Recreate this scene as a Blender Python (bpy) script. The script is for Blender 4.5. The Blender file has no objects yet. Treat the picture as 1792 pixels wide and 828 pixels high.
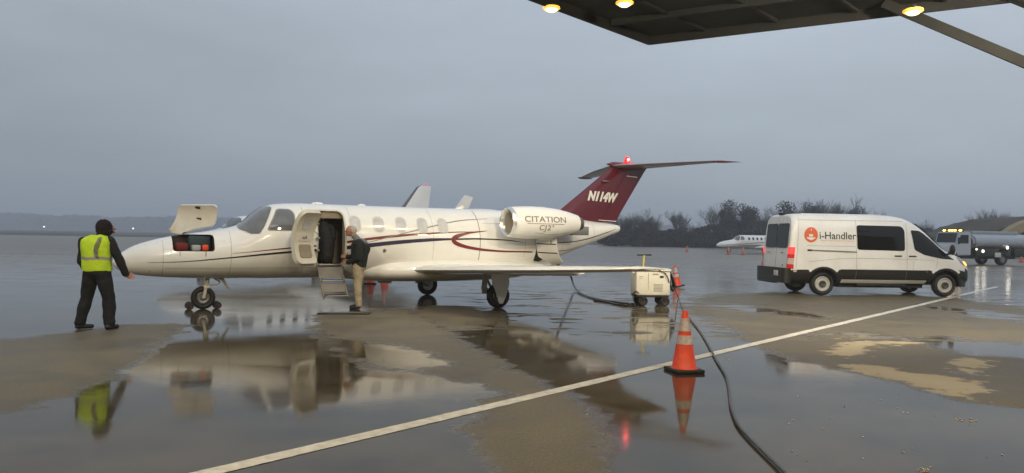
import bpy, bmesh, math, random
import numpy as np
from mathutils import Vector, Matrix, noise
R = math.radians
random.seed(7)
scene = bpy.context.scene
COL = scene.collection

# ------------------------------------------------------------ camera
EYE = 1.6; FPX = 1294.0; ROLL = R(.96)
cam_d = bpy.data.cameras.new('camera'); cam = bpy.data.objects.new('camera', cam_d); COL.objects.link(cam)
cam_d.sensor_width = 36.0; cam_d.lens = FPX/1792*36.0; cam_d.clip_start = .1; cam_d.clip_end = 6000
cam.matrix_world = Matrix.Translation((0, 0, EYE)) @ Matrix.Rotation(R(90), 4, 'X') @ Matrix.Rotation(ROLL, 4, 'Z')
scene.camera = cam

# ------------------------------------------------------------ sky, sun, exposure
world = bpy.data.worlds.new('World'); scene.world = world; world.use_nodes = True
nt = world.node_tree; nt.nodes.clear()
W = lambda t: nt.nodes.new(t)
out = W('ShaderNodeOutputWorld'); bg = W('ShaderNodeBackground'); sky = W('ShaderNodeTexSky')
sky.sky_type = 'NISHITA'; sky.sun_disc = False; sky.sun_elevation = R(9); sky.sun_rotation = R(200)
sky.air_density = 1.5; sky.dust_density = 4
tc = W('ShaderNodeTexCoord'); sep = W('ShaderNodeSeparateXYZ'); ramp = W('ShaderNodeValToRGB')
nt.links.new(tc.outputs['Generated'], sep.inputs[0]); nt.links.new(sep.outputs['Z'], ramp.inputs[0])
cr = ramp.color_ramp
cr.elements[0].position = 0.0; cr.elements[0].color = (.315, .365, .430, 1)
cr.elements[1].position = .42; cr.elements[1].color = (.60, .685, .82, 1)
e = cr.elements.new(.12); e.color = (.395, .462, .525, 1)
e = cr.elements.new(.30); e.color = (.49, .562, .650, 1)
# soft cloud structure, stretched flat along the horizon
mp = W('ShaderNodeMapping'); mp.inputs['Scale'].default_value = (1.3, 1.3, 5.0)
nz = W('ShaderNodeTexNoise'); nz.inputs['Scale'].default_value = 1.6; nz.inputs['Detail'].default_value = 5; nz.inputs['Roughness'].default_value = .55
nt.links.new(tc.outputs['Generated'], mp.inputs[0]); nt.links.new(mp.outputs[0], nz.inputs['Vector'])
mr = W('ShaderNodeMapRange'); mr.inputs['From Min'].default_value = .3; mr.inputs['From Max'].default_value = .7
mr.inputs['To Min'].default_value = .91; mr.inputs['To Max'].default_value = 1.09
nt.links.new(nz.outputs[0], mr.inputs[0])
mul = W('ShaderNodeVectorMath'); mul.operation = 'SCALE'
nt.links.new(ramp.outputs[0], mul.inputs[0]); nt.links.new(mr.outputs[0], mul.inputs['Scale'])
gx = W('ShaderNodeMapRange'); gx.inputs['From Min'].default_value = -.6; gx.inputs['From Max'].default_value = .6; gx.inputs['To Min'].default_value = .86; gx.inputs['To Max'].default_value = 1.14
nt.links.new(sep.outputs['X'], gx.inputs[0]); mul2 = W('ShaderNodeVectorMath'); mul2.operation = 'SCALE'
nt.links.new(mul.outputs[0], mul2.inputs[0]); nt.links.new(gx.outputs[0], mul2.inputs['Scale'])
sc10 = W('ShaderNodeVectorMath'); sc10.operation = 'SCALE'; sc10.inputs['Scale'].default_value = 19.0
nt.links.new(mul2.outputs[0], sc10.inputs[0])
mix = W('ShaderNodeMix'); mix.data_type = 'RGBA'; mix.inputs[0].default_value = .97
nt.links.new(sky.outputs[0], mix.inputs[6]); nt.links.new(sc10.outputs[0], mix.inputs[7])
nt.links.new(mix.outputs[2], bg.inputs[0]); bg.inputs[1].default_value = .05
nt.links.new(bg.outputs[0], out.inputs[0])
sun_d = bpy.data.lights.new('sun', 'SUN'); sun_d.energy = .5; sun_d.angle = R(35); sun_d.color = (1, .95, .88)
sun = bpy.data.objects.new('sun', sun_d); COL.objects.link(sun); sun.rotation_euler = (R(60), 0, R(20)); sun.location = (0, 0, 40)
scene.view_settings.view_transform = 'Standard'; scene.view_settings.look = 'None'
scene.view_settings.exposure = 0.0; scene.view_settings.gamma = 1.0; scene.view_settings.use_curve_mapping = False
scene.render.engine = 'CYCLES'
cy = scene.cycles
cy.max_bounces = 6; cy.diffuse_bounces = 2; cy.glossy_bounces = 4; cy.transmission_bounces = 4; cy.volume_bounces = 0
cy.use_denoising = True; cy.caustics_reflective = False; cy.caustics_refractive = False; cy.sample_clamp_indirect = 4

# ------------------------------------------------------------ materials
def mat(name, col, rough=.5, metal=0, spec=.5, coat=0, emit=None, estr=0, var=.0, vscale=3, bump=0, bscale=20, alpha=1, trans=0, ior=1.45, dirt=None):
    m = bpy.data.materials.new(name); m.use_nodes = True
    n = m.node_tree; b = n.nodes['Principled BSDF']
    b.inputs['Base Color'].default_value = (*col, 1); b.inputs['Roughness'].default_value = rough
    b.inputs['Metallic'].default_value = metal; b.inputs['Specular IOR Level'].default_value = spec
    b.inputs['Coat Weight'].default_value = coat; b.inputs['Coat Roughness'].default_value = .06; b.inputs['IOR'].default_value = ior
    b.inputs['Transmission Weight'].default_value = trans; b.inputs['Alpha'].default_value = alpha
    if emit: b.inputs['Emission Color'].default_value = (*emit, 1); b.inputs['Emission Strength'].default_value = estr
    if var or bump:
        t = n.nodes.new('ShaderNodeTexCoord')
    if var:
        x = n.nodes.new('ShaderNodeTexNoise'); x.inputs['Scale'].default_value = vscale; x.inputs['Detail'].default_value = 6; x.inputs['Roughness'].default_value = .6
        n.links.new(t.outputs['Object'], x.inputs['Vector'])
        r = n.nodes.new('ShaderNodeMapRange'); r.inputs['From Min'].default_value = .3; r.inputs['From Max'].default_value = .7
        n.links.new(x.outputs[0], r.inputs[0])
        mx = n.nodes.new('ShaderNodeMix'); mx.data_type = 'RGBA'
        c2 = dirt or tuple(c*(1-var) for c in col)
        mx.inputs[6].default_value = (*c2, 1); mx.inputs[7].default_value = (*col, 1)
        n.links.new(r.outputs[0], mx.inputs[0]); n.links.new(mx.outputs[2], b.inputs['Base Color'])
        r2 = n.nodes.new('ShaderNodeMapRange'); r2.inputs['To Min'].default_value = min(1, rough*1.3+.03); r2.inputs['To Max'].default_value = rough*.85
        n.links.new(x.outputs[0], r2.inputs[0]); n.links.new(r2.outputs[0], b.inputs['Roughness'])
    if bump:
        x = n.nodes.new('ShaderNodeTexNoise'); x.inputs['Scale'].default_value = bscale; x.inputs['Detail'].default_value = 4
        n.links.new(t.outputs['Object'], x.inputs['Vector'])
        bp = n.nodes.new('ShaderNodeBump'); bp.inputs['Strength'].default_value = bump; bp.inputs['Distance'].default_value = .02
        n.links.new(x.outputs[0], bp.inputs['Height']); n.links.new(bp.outputs[0], b.inputs['Normal'])
    return m
M = {}
M['white'] = mat('white_paint', (.83, .81, .75), .2, coat=.5, var=.07, vscale=2.2)
M['cream'] = mat('cream_panel', (.62, .575, .46), .5, var=.12, vscale=6)
M['trim'] = mat('interior_trim', (.30, .25, .17), .6, var=.2, vscale=5)
M['riser'] = mat('stair_riser', (.22, .20, .165), .5, var=.2, vscale=6)
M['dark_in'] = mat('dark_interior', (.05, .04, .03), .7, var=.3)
M['maroon'] = mat('maroon_paint', (.105, .007, .012), .2, coat=.6, var=.12)
M['maroon_grey'] = mat('stabilizer_paint', (.27, .20, .20), .3, coat=.3, var=.15)
M['stripe_red'] = mat('stripe_red', (.17, .02, .02), .3, coat=.3)
M['stripe_dark'] = mat('stripe_dark', (.03, .018, .045), .3, coat=.3)
M['stripe_black'] = mat('stripe_black', (.03, .022, .022), .35)
M['seam'] = mat('panel_seam', (.25, .24, .21), .6)
M['glass'] = mat('cockpit_glass', (.16, .16, .15), .06, spec=.8, coat=.6, var=.4, vscale=3)
M['glass_dark'] = mat('dark_glass', (.006, .006, .006), .04, spec=.5)
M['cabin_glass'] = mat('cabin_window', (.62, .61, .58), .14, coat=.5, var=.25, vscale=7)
M['frame'] = mat('window_frame', (.66, .65, .60), .25, metal=.0, coat=.3)
M['chrome'] = mat('polished_lip', (.80, .78, .72), .30, metal=1)
M['steel'] = mat('grey_steel', (.32, .31, .29), .35, metal=.7, var=.2)
M['strut'] = mat('white_strut', (.60, .58, .52), .35, var=.15, vscale=9)
M['rubber'] = mat('black_rubber', (.018, .017, .016), .55, var=.4, vscale=12, bump=.2)
M['rubber_wet'] = mat('wet_rubber', (.015, .014, .013), .22, var=.3, bump=.2)
M['exhaust'] = mat('exhaust_metal', (.20, .17, .14), .4, metal=.8, var=.3)
M['duct'] = mat('intake_duct', (.42, .39, .31), .5)
M['fan'] = mat('fan_blades', (.30, .28, .22), .35, metal=.8, var=.3, vscale=9)
M['red_lamp'] = mat('red_lamp_lens', (.6, .02, .02), .3, emit=(1, .03, .04), estr=1.1)
M['red_core'] = mat('red_lamp_core', (1, .3, .3), .3, emit=(1, .35, .32), estr=2.5)
M['letter_white'] = mat('letter_white', (.72, .70, .62), .4)
M['letter_grey'] = mat('letter_grey', (.20, .165, .14), .4)
M['letter_dark'] = mat('letter_dark', (.05, .045, .04), .4)
M['orange'] = mat('orange_plastic', (.85, .075, .018), .42, var=.14, vscale=9, dirt=(.60, .06, .02))
M['orange_logo'] = mat('orange_vinyl', (.68, .12, .03), .4)
M['reflective'] = mat('reflective_band', (.62, .55, .50), .4, var=.35, vscale=18, dirt=(.35, .26, .22))
M['vest'] = mat('lime_vest', (.56, .78, .03), .75, emit=(.5, .85, .0), estr=.0, var=.18, vscale=9, bump=1.0, bscale=9)
M['vest_band'] = mat('silver_band', (.36, .34, .28), .45, var=.2, vscale=20)
M['jacket'] = mat('black_jacket', (.012, .011, .012), .75, var=.4, vscale=8, bump=.5, bscale=14)
M['jacket2'] = mat('dark_green_jacket', (.008, .012, .011), .8, var=.4, vscale=8, bump=.5, bscale=14)
M['trouser'] = mat('dark_trousers', (.011, .011, .013), .8, var=.5, vscale=7, bump=.6, bscale=13)
M['khaki'] = mat('khaki_trousers', (.40, .33, .22), .85, var=.3, vscale=8, bump=.6, bscale=13)
M['skin'] = mat('skin', (.42, .20, .13), .55, var=.2, vscale=20)
M['hood'] = mat('fleece_hood', (.018, .010, .010), .95, var=.5, vscale=25, bump=1, bscale=60)
M['hair_grey'] = mat('grey_hair', (.50, .45, .40), .9, var=.4, vscale=30, bump=.8, bscale=60)
M['collar'] = mat('grey_collar', (.16, .17, .16), .85, var=.3)
M['boot'] = mat('boots', (.012, .010, .010), .5, bump=.3)
M['eye'] = mat('eye', (.03, .02, .02), .2)
M['van_white'] = mat('van_paint', (.82, .80, .745), .25, coat=.4, var=.09, vscale=1.6, dirt=(.70, .67, .60))
M['cladding'] = mat('black_cladding', (.018, .016, .012), .42, var=.35, vscale=4)
M['wheel_white'] = mat('painted_steel_wheel', (.55, .53, .47), .4, var=.25, vscale=12)
M['hub'] = mat('dark_hub', (.05, .045, .04), .45)
M['tail_red'] = mat('tail_lamp_red', (.55, .01, .01), .2, emit=(1, .03, .03), estr=.10)
M['tail_red_lit'] = mat('tail_lamp_lit', (.8, .02, .02), .2, emit=(1, .05, .05), estr=1.1)
M['tail_clear'] = mat('tail_lamp_clear', (.55, .42, .36), .15)
M['amber'] = mat('amber_lamp', (.8, .3, .03), .2, emit=(1, .38, .04), estr=3.2)
M['headlamp'] = mat('headlamp_glass', (.25, .24, .28), .1)
M['plate'] = mat('number_plate', (.62, .58, .50), .5, var=.2, vscale=25)
M['silver_tank'] = mat('tank_shell', (.36, .38, .40), .3, metal=.3, var=.15)
M['truck_white'] = mat('truck_paint', (.42, .45, .47), .35)
M['black_metal'] = mat('black_metal', (.022, .020, .018), .5, var=.4)
M['lamp_white'] = mat('work_lamp', (1, 1, 1), .3, emit=(1, .90, .72), estr=2.6)
M['lit_window'] = mat('lit_window', (.5, .4, .3), .3, emit=(1, .72, .42), estr=1.6)
M['metal_wall'] = mat('metal_cladding', (.07, .065, .055), .6, var=.15, vscale=1)
M['lamp_amber'] = mat('amber_beacon', (1, .5, .1), .3, emit=(1, .50, .08), estr=9)
M['lamp_warm'] = mat('flood_lens', (1, .8, .4), .3, emit=(1, .80, .36), estr=3.4)
M['lamp_halo'] = mat('flood_glow', (1, .6, .1), .4, emit=(1, .52, .07), estr=1.0)
M['lamp_cool'] = mat('flood_lens_pale', (1, .9, .6), .3, emit=(1, .93, .66), estr=2.4)
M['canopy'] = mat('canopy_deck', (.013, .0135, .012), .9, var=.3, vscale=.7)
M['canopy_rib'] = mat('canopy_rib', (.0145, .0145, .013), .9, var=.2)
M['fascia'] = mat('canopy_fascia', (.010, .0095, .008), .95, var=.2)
M['line_white'] = mat('line_paint', (.74, .71, .62), .45, var=.35, vscale=9, dirt=(.46, .43, .36), bump=.3, bscale=80)
M['yellow'] = mat('yellow_handle', (.55, .45, .06), .5)
M['cart'] = mat('cart_paint', (.72, .69, .58), .4, var=.14, vscale=5)
M['bark'] = mat('bark', (.045, .038, .030), .9, var=.4)
M['twig'] = mat('twigs', (.055, .046, .038), .9, var=.4, vscale=.5)
M['leaf_dark'] = mat('evergreen_leaves', (.020, .025, .017), .8, var=.5, vscale=.6)
M['leaf_brown'] = mat('winter_scrub', (.050, .042, .032), .9, var=.5, vscale=.5)
M['wood'] = mat('far_wood_foliage', (.030, .036, .026), .9, var=.4, vscale=.03)
M['grass'] = mat('winter_grass', (.085, .078, .052), .95, var=.35, vscale=.05)
M['bank'] = mat('grass_bank', (.075, .060, .036), .95, var=.45, vscale=.3, bump=1, bscale=2)
M['shelter'] = mat('shelter_concrete', (.40, .31, .17), .8, var=.4, vscale=.5)
M['shelter_in'] = mat('shelter_door', (.045, .040, .030), .8, var=.3, vscale=.5)
M['bag_red'] = mat('red_bag', (.16, .012, .012), .7, var=.3)
M['bag_grey'] = mat('grey_box', (.38, .40, .40), .5, var=.3)
M['bag_teal'] = mat('teal_bag', (.012, .035, .04), .6)

# ------------------------------------------------------------ helpers
def link(o): COL.objects.link(o); return o
def fin(name, bm, mats, parent=None, smooth=35, loc=None):
    me = bpy.data.meshes.new(name); bm.to_mesh(me); bm.free()
    for m in (mats if isinstance(mats, (list, tuple)) else [mats]): me.materials.append(M[m] if isinstance(m, str) else m)
    o = bpy.data.objects.new(name, me); link(o)
    if smooth:
        for p in me.polygons: p.use_smooth = True
        me.set_sharp_from_angle(angle=R(smooth))
    if parent: o.parent = parent
    if loc: o.location = loc
    return o
def tag(o, label=None, cat=None, group=None, kind=None):
    if label: o['label'] = label
    if cat: o['category'] = cat
    if group: o['group'] = group
    if kind: o['kind'] = kind
    return o
def thing(name, label, cat, loc=(0, 0, 0), rz=0, group=None):
    o = bpy.data.objects.new(name, None); link(o); o.location = loc; o.rotation_euler = (0, 0, rz); o.empty_display_size = .3
    return tag(o, label, cat, group)
def copy_tree(o, parent=None):
    c = o.copy(); link(c); c.parent = parent
    for ch in [x for x in KIDS(o)]: copy_tree(ch, c)
    return c
def KIDS(o): return [x for x in bpy.data.objects if x.parent == o]

def box(bm, c, s, rot=None, bev=0, mi=0):
    r = bmesh.ops.create_cube(bm, size=1.0)
    vs = r['verts']; mtx = Matrix.Translation(c) @ (rot.to_4x4() if rot else Matrix.Identity(4)) @ Matrix.Diagonal((*s, 1))
    bmesh.ops.transform(bm, matrix=mtx, verts=vs)
    fs = list({f for v in vs for f in v.link_faces})
    for f in fs: f.material_index = mi
    if bev:
        es = list({e for f in fs for e in f.edges})
        rr = bmesh.ops.bevel(bm, geom=es, offset=bev, segments=2, profile=.5, affect='EDGES')
        for f in rr['faces']: f.material_index = mi
def smooth_pts(pts, n=8):
    P = [Vector(p) for p in pts]; P = [2*P[0]-P[1]] + P + [2*P[-1]-P[-2]]; res = []
    for i in range(1, len(P)-2):
        for k in range(n):
            t = k/n; a, b, c, d = P[i-1], P[i], P[i+1], P[i+2]
            res.append(.5*((2*b)+(c-a)*t+(2*a-5*b+4*c-d)*t*t+(3*b-a-3*c+d)*t**3))
    res.append(P[-2]); return res
def tube(bm, pts, rad, seg=8, mi=0, cap=True):
    pts = [Vector(p) for p in pts]; n = len(pts)
    rs = rad if isinstance(rad, (list, tuple)) else [rad]*n
    rings = []; up = None
    for i, p in enumerate(pts):
        d = (pts[min(i+1, n-1)]-pts[max(i-1, 0)]).normalized()
        if up is None: up = d.orthogonal().normalized()
        up = (up - d*up.dot(d)); up = up.normalized() if up.length > 1e-5 else d.orthogonal().normalized()
        s = d.cross(up)
        rings.append([bm.verts.new(p+(up*math.cos(a)+s*math.sin(a))*rs[i]) for a in [2*math.pi*k/seg for k in range(seg)]])
    for a, b in zip(rings, rings[1:]):
        for k in range(seg):
            f = bm.faces.new((a[k], a[(k+1) % seg], b[(k+1) % seg], b[k])); f.material_index = mi
    if cap:
        for r_ in (rings[0][::-1], rings[-1]):
            f = bm.faces.new(r_); f.material_index = mi
def lathe(bm, prof, c=(0, 0, 0), axis='z', seg=24, mi=None, closed=False):
    """prof: list of (along, radius[, material])"""
    rings = []; c = Vector(c)
    for q in prof:
        a, r = q[0], q[1]; ring = []
        for k in range(seg):
            t = 2*math.pi*k/seg; u, v = r*math.cos(t), r*math.sin(t)
            p = {'z': (u, v, a), 'x': (a, u, v), 'y': (u, a, v)}[axis]
            ring.append(bm.verts.new(c+Vector(p)))
        rings.append(ring)
    for i, (a, b) in enumerate(zip(rings, rings[1:])):
        for k in range(seg):
            f = bm.faces.new((a[k], a[(k+1) % seg], b[(k+1) % seg], b[k]))
            f.material_index = prof[i][2] if len(prof[i]) > 2 else (mi or 0)
    if not closed:
        for ring, q in ((rings[0], prof[0]), (rings[-1], prof[-2])):
            if ring: 
                f = bm.faces.new(ring); f.material_index = q[2] if len(q) > 2 else (mi or 0)
    else:
        a, b = rings[-1], rings[0]
        for k in range(seg):
            f = bm.faces.new((a[k], a[(k+1) % seg], b[(k+1) % seg], b[k])); f.material_index = prof[-1][2] if len(prof[-1]) > 2 else (mi or 0)
    bmesh.ops.recalc_face_normals(bm, faces=bm.faces[:])
def ellipsoid(bm, c, r, rot=None, u=16, v=10, mi=0):
    m = Matrix.Translation(c) @ (rot.to_4x4() if rot else Matrix.Identity(4)) @ Matrix.Diagonal((*r, 1))
    top = bm.verts.new(m @ Vector((0, 0, 1))); bot = bm.verts.new(m @ Vector((0, 0, -1)))
    rg = [[bm.verts.new(m @ Vector((math.sin(math.pi*j/v)*math.cos(2*math.pi*k/u), math.sin(math.pi*j/v)*math.sin(2*math.pi*k/u), math.cos(math.pi*j/v)))) for k in range(u)] for j in range(1, v)]
    fs = [bm.faces.new((top, rg[0][k], rg[0][(k+1) % u])) for k in range(u)]+[bm.faces.new((bot, rg[-1][(k+1) % u], rg[-1][k])) for k in range(u)]
    for A_, B_ in zip(rg, rg[1:]): fs += [bm.faces.new((A_[k], B_[k], B_[(k+1) % u], A_[(k+1) % u])) for k in range(u)]
    for f in fs: f.material_index = mi
def prism(bm, poly, axis, a, b, mi=0):
    """extrude 2D polygon along an axis from a to b; poly in the two remaining axes (ordered)"""
    def P(u, v, w): return {'y': (u, w, v), 'x': (w, u, v), 'z': (u, v, w)}[axis]
    A = [bm.verts.new(P(u, v, a)) for u, v in poly]; B = [bm.verts.new(P(u, v, b)) for u, v in poly]
    fs = [bm.faces.new(A), bm.faces.new(B[::-1])]; n = len(poly)
    for k in range(n): fs.append(bm.faces.new((A[k], B[k], B[(k+1) % n], A[(k+1) % n])))
    for f in fs: f.material_index = mi
    bmesh.ops.recalc_face_normals(bm, faces=fs)
def rrect(x0, x1, z0, z1, r, n=6):
    p = []
    for cx, cz, a0 in ((x1-r, z1-r, 0), (x0+r, z1-r, 90), (x0+r, z0+r, 180), (x1-r, z0+r, 270)):
        for k in range(n+1):
            a = R(a0+90*k/n); p.append((cx+r*math.cos(a), cz+r*math.sin(a)))
    return p
def round_poly(pts, r, n=4):
    res = []; m = len(pts)
    for i in range(m):
        a, b, c = Vector(pts[i-1]), Vector(pts[i]), Vector(pts[(i+1) % m])
        d1 = (a-b); d2 = (c-b); t = min(r, d1.length*.45, d2.length*.45)
        p, q = b+d1.normalized()*t, b+d2.normalized()*t
        for k in range(n+1):
            s = k/n; res.append(tuple((1-s)**2*p+2*s*(1-s)*b+s*s*q))
    return res
def hermite(tab, s, j):
    if s <= tab[0][0]: return tab[0][j]
    if s >= tab[-1][0]: return tab[-1][j]
    for i in range(len(tab)-1):
        if s <= tab[i+1][0]: break
    x0, x1 = tab[i][0], tab[i+1][0]; h = x1-x0; d = (tab[i+1][j]-tab[i][j])/h
    def slope(k):
        if k == 0: return (tab[1][j]-tab[0][j])/(tab[1][0]-tab[0][0])
        if k == len(tab)-1: return (tab[-1][j]-tab[-2][j])/(tab[-1][0]-tab[-2][0])
        a = (tab[k][j]-tab[k-1][j])/(tab[k][0]-tab[k-1][0]); b = (tab[k+1][j]-tab[k][j])/(tab[k+1][0]-tab[k][0])
        return 0 if a*b <= 0 else 2*a*b/(a+b)
    m0, m1 = slope(i), slope(i+1); t = (s-x0)/h
    return (2*t**3-3*t*t+1)*tab[i][j]+(t**3-2*t*t+t)*h*m0+(-2*t**3+3*t*t)*tab[i+1][j]+(t**3-t*t)*h*m1
class Loft:
    """body along x: table rows (x, z_top, z_bottom, half_width, exponent)"""
    def __init__(s, tab, yc=0, tum=None, warp=None): s.t = tab; s.yc = yc; s.tum = tum or (lambda z: 1); s.warp = warp or (lambda x, y, z: (x, y, z))
    def at(s, x): return [hermite(s.t, x, j) for j in (1, 2, 3, 4)]
    def y(s, x, z):
        zt, zb, w, n = s.at(x); zc, h = (zt+zb)/2, (zt-zb)/2
        t = min(.9995, abs((z-zc)/max(h, 1e-4))); return w*(1-t**n)**(1/n)*s.tum(z)
    def pt(s, x, z, sg, off):
        y = s.y(x, z); e = .01; dy = (s.y(x, z+e)-s.y(x, z-e))/(2*e); dx = (s.y(x+e, z)-s.y(x-e, z))/(2*e)
        nn = Vector((-dx, 1, -dy)).normalized()
        return s.warp(x+nn.x*off, s.yc+sg*(y+nn.y*off), z+nn.z*off)
    def mesh(s, bm, xs, seg=48, mi=0):
        rings = []
        for x in xs:
            zt, zb, w, n = s.at(x); zc, h = (zt+zb)/2, (zt-zb)/2; r = []
            for k in range(seg):
                a = 2*math.pi*k/seg; c, d = math.cos(a), math.sin(a)
                z = zc+h*math.copysign(abs(d)**(2/n), d); y = w*math.copysign(abs(c)**(2/n), c)*s.tum(z)
                r.append(bm.verts.new(s.warp(x, s.yc+y, z)))
            rings.append(r)
        for a, b in zip(rings, rings[1:]):
            for k in range(seg): bm.faces.new((a[k], b[k], b[(k+1) % seg], a[(k+1) % seg]))
        bm.faces.new(rings[0]); bm.faces.new(rings[-1][::-1])
        bmesh.ops.recalc_face_normals(bm, faces=bm.faces[:])
def flat_bm(polys):
    bm = bmesh.new()
    for p in polys:
        bm.faces.new([bm.verts.new((u, 0, v)) for u, v in p])
    return bm
def slice_bm(bm, step):
    for ax in (0, 2):
        lo = min(v.co[ax] for v in bm.verts); hi = max(v.co[ax] for v in bm.verts)
        k = math.floor(lo/step)+1
        while k*step < hi:
            co = [0, 0, 0]; no = [0, 0, 0]; co[ax] = k*step+1e-5; no[ax] = 1
            bmesh.ops.bisect_plane(bm, geom=bm.verts[:]+bm.edges[:]+bm.faces[:], plane_co=co, plane_no=no, dist=1e-6); k += 1
def decal(name, polys, surf, sg, off, m, parent, step=.07, bm=None, mtx=None):
    bm = bm or flat_bm(polys); slice_bm(bm, step)
    for v in bm.verts: v.co = surf.pt(v.co.x, v.co.z, sg, off)
    bmesh.ops.recalc_face_normals(bm, faces=bm.faces[:])
    # make normals face outwards
    tot = sum((f.normal.y*f.calc_area() for f in bm.faces))
    if tot*sg < 0: bmesh.ops.reverse_faces(bm, faces=bm.faces[:])
    o = fin(name, bm, m, parent, smooth=60); return o
def panel(name, poly, surf, sg, o_out, o_in, mats, parent, step=.07, matrix=None):
    """curved panel with thickness cut from a surface; mats = (outer, inner, rim)"""
    bm = flat_bm([poly]); slice_bm(bm, step); bm.verts.index_update()
    base = [(v.co.x, v.co.z) for v in bm.verts]; faces = [[v.index for v in f.verts] for f in bm.faces]
    bnd = [(e.verts[0].index, e.verts[1].index) for e in bm.edges if len(e.link_faces) == 1]; bm.free()
    bm = bmesh.new()
    A = [bm.verts.new(surf.pt(u, v, sg, o_out)) for u, v in base]; B = [bm.verts.new(surf.pt(u, v, sg, o_in)) for u, v in base]
    for f in faces:
        bm.faces.new([A[i] for i in f]).material_index = 0; bm.faces.new([B[i] for i in f][::-1]).material_index = 1
    for i, j in bnd: bm.faces.new((A[i], A[j], B[j], B[i])).material_index = 2
    bmesh.ops.recalc_face_normals(bm, faces=bm.faces[:])
    if matrix: bmesh.ops.transform(bm, matrix=matrix, verts=bm.verts[:])
    return fin(name, bm, mats, parent, smooth=40)
def ribbon(pts, ws):
    """centre line + half widths -> quads (in x,z)"""
    P = [Vector((*p, 0)) for p in pts]; P = smooth_pts(P, 6); n = len(P); m = len(ws)
    L, Rr = [], []
    for i, p in enumerate(P):
        d = (P[min(i+1, n-1)]-P[max(i-1, 0)]).normalized(); nn = Vector((-d.y, d.x))
        f = i/(n-1)*(m-1); k = min(int(f), m-2); w = ws[k]+(ws[k+1]-ws[k])*(f-k)
        L.append((p.x+nn.x*w, p.y+nn.y*w)); Rr.append((p.x-nn.x*w, p.y-nn.y*w))
    return [[L[i], L[i+1], Rr[i+1], Rr[i]] for i in range(n-1)]
def text_bm(txt, size, shear=0, extrude_x=1.0, space=1.0, bold=0):
    c = bpy.data.curves.new('t', 'FONT'); c.body = txt; c.size = size; c.shear = shear; c.space_character = space; c.offset = bold; c.resolution_u = 3; c.align_x = 'CENTER'; c.align_y = 'CENTER'
    o = bpy.data.objects.new('t', c); link(o); dg = bpy.context.evaluated_depsgraph_get(); dg.update()
    me = bpy.data.meshes.new_from_object(o.evaluated_get(dg)); bm = bmesh.new(); bm.from_mesh(me)
    bpy.data.objects.remove(o); bpy.data.curves.remove(c); bpy.data.meshes.remove(me)
    for v in bm.verts: v.co = Vector((v.co.x*extrude_x, 0, v.co.y))
    return bm
def place2d(bm, cx, cz, ang=0):
    for v in bm.verts:
        x, z = v.co.x, v.co.z; v.co = Vector((cx+x*math.cos(ang)-z*math.sin(ang), 0, cz+x*math.sin(ang)+z*math.cos(ang)))
    return bm
def carve(o, cutters, smooth=35):
    for i, c in enumerate(cutters):
        md = o.modifiers.new('c%d' % i, 'BOOLEAN'); md.operation = 'DIFFERENCE'; md.object = c; md.solver = 'EXACT'; md.material_mode = 'TRANSFER'
    dg = bpy.context.evaluated_depsgraph_get(); dg.update()
    me = bpy.data.meshes.new_from_object(o.evaluated_get(dg)); o.modifiers.clear(); old = o.data; o.data = me; bpy.data.meshes.remove(old)
    for c in cutters: bpy.data.objects.remove(c)
    for p in me.polygons: p.use_smooth = True
    me.set_sharp_from_angle(angle=R(smooth))
def wing_mesh(bm, secs, seg=9, mi_le=None):
    """secs: (y, x_le, x_te, z, thickness)"""
    fr = [(1-math.cos(math.pi*k/seg))/2 for k in range(seg+1)]
    rings = []
    for (y, a, b, z, t) in secs:
        prof = lambda u: t*5.0*(.2969*math.sqrt(u)-.126*u-.3516*u*u+.2843*u**3-.1015*u**4)
        r = [(a+(b-a)*u, y, z+prof(u)*1.0) for u in fr]+[(a+(b-a)*u, y, z-prof(u)*.9) for u in fr[-2:0:-1]]
        rings.append([bm.verts.new(p) for p in r])
    n = len(rings[0])
    for A, B in zip(rings, rings[1:]):
        for k in range(n):
            f = bm.faces.new((A[k], A[(k+1) % n], B[(k+1) % n], B[k]))
            if mi_le is not None and (k <= 1 or k >= n-2): f.material_index = mi_le
    bm.faces.new(rings[0]); bm.faces.new(rings[-1][::-1]); bmesh.ops.recalc_face_normals(bm, faces=bm.faces[:])
def wheel(parent, c, r, w, axis='y', tyre='rubber', rim='steel', side=-1, rr=.55):
    bm = bmesh.new(); h = w/2
    lathe(bm, [(-h*.55, r*rr), (-h*.95, r*(rr+.12)), (-h, r*.82), (-h*.8, r*.94), (-h*.45, r), (h*.45, r), (h*.8, r*.94), (h, r*.82), (h*.95, r*(rr+.12)), (h*.55, r*rr)], c, axis, 32, closed=True)
    t = fin('wheel', bm, tyre, parent, 50)
    bm = bmesh.new(); s = side
    lathe(bm, [(-s*h*.5, r*rr*.99), (s*h*.62, r*rr*.99), (s*h*.72, r*rr*.9), (s*h*.42, r*rr*.78), (s*h*.35, r*rr*.5), (s*h*.6, r*rr*.34), (s*h*.75, r*rr*.3), (s*h*.78, .01)], c, axis, 28)
    k = fin('rim', bm, rim, t, 30); return t
# ------------------------------------------------------------ ground
XY = {}
def ray(px, py):
    u = (px-896)/FPX; v = (414-py)/FPX
    return (u*math.cos(ROLL)-v*math.sin(ROLL), 1., u*math.sin(ROLL)+v*math.cos(ROLL))
def G(px, py):
    d = ray(px, py); t = -EYE/d[2]; return (d[0]*t, t)
def Q(px, py, Y):
    d = ray(px, py); return Vector((d[0]*Y, Y, EYE+d[2]*Y))
def inv(X, Y):
    d = (X/Y, 1, -EYE/Y); u = d[0]*math.cos(ROLL)+d[2]*math.sin(ROLL); v = -d[0]*math.sin(ROLL)+d[2]*math.cos(ROLL)
    return 896+u*FPX, 414-v*FPX
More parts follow.
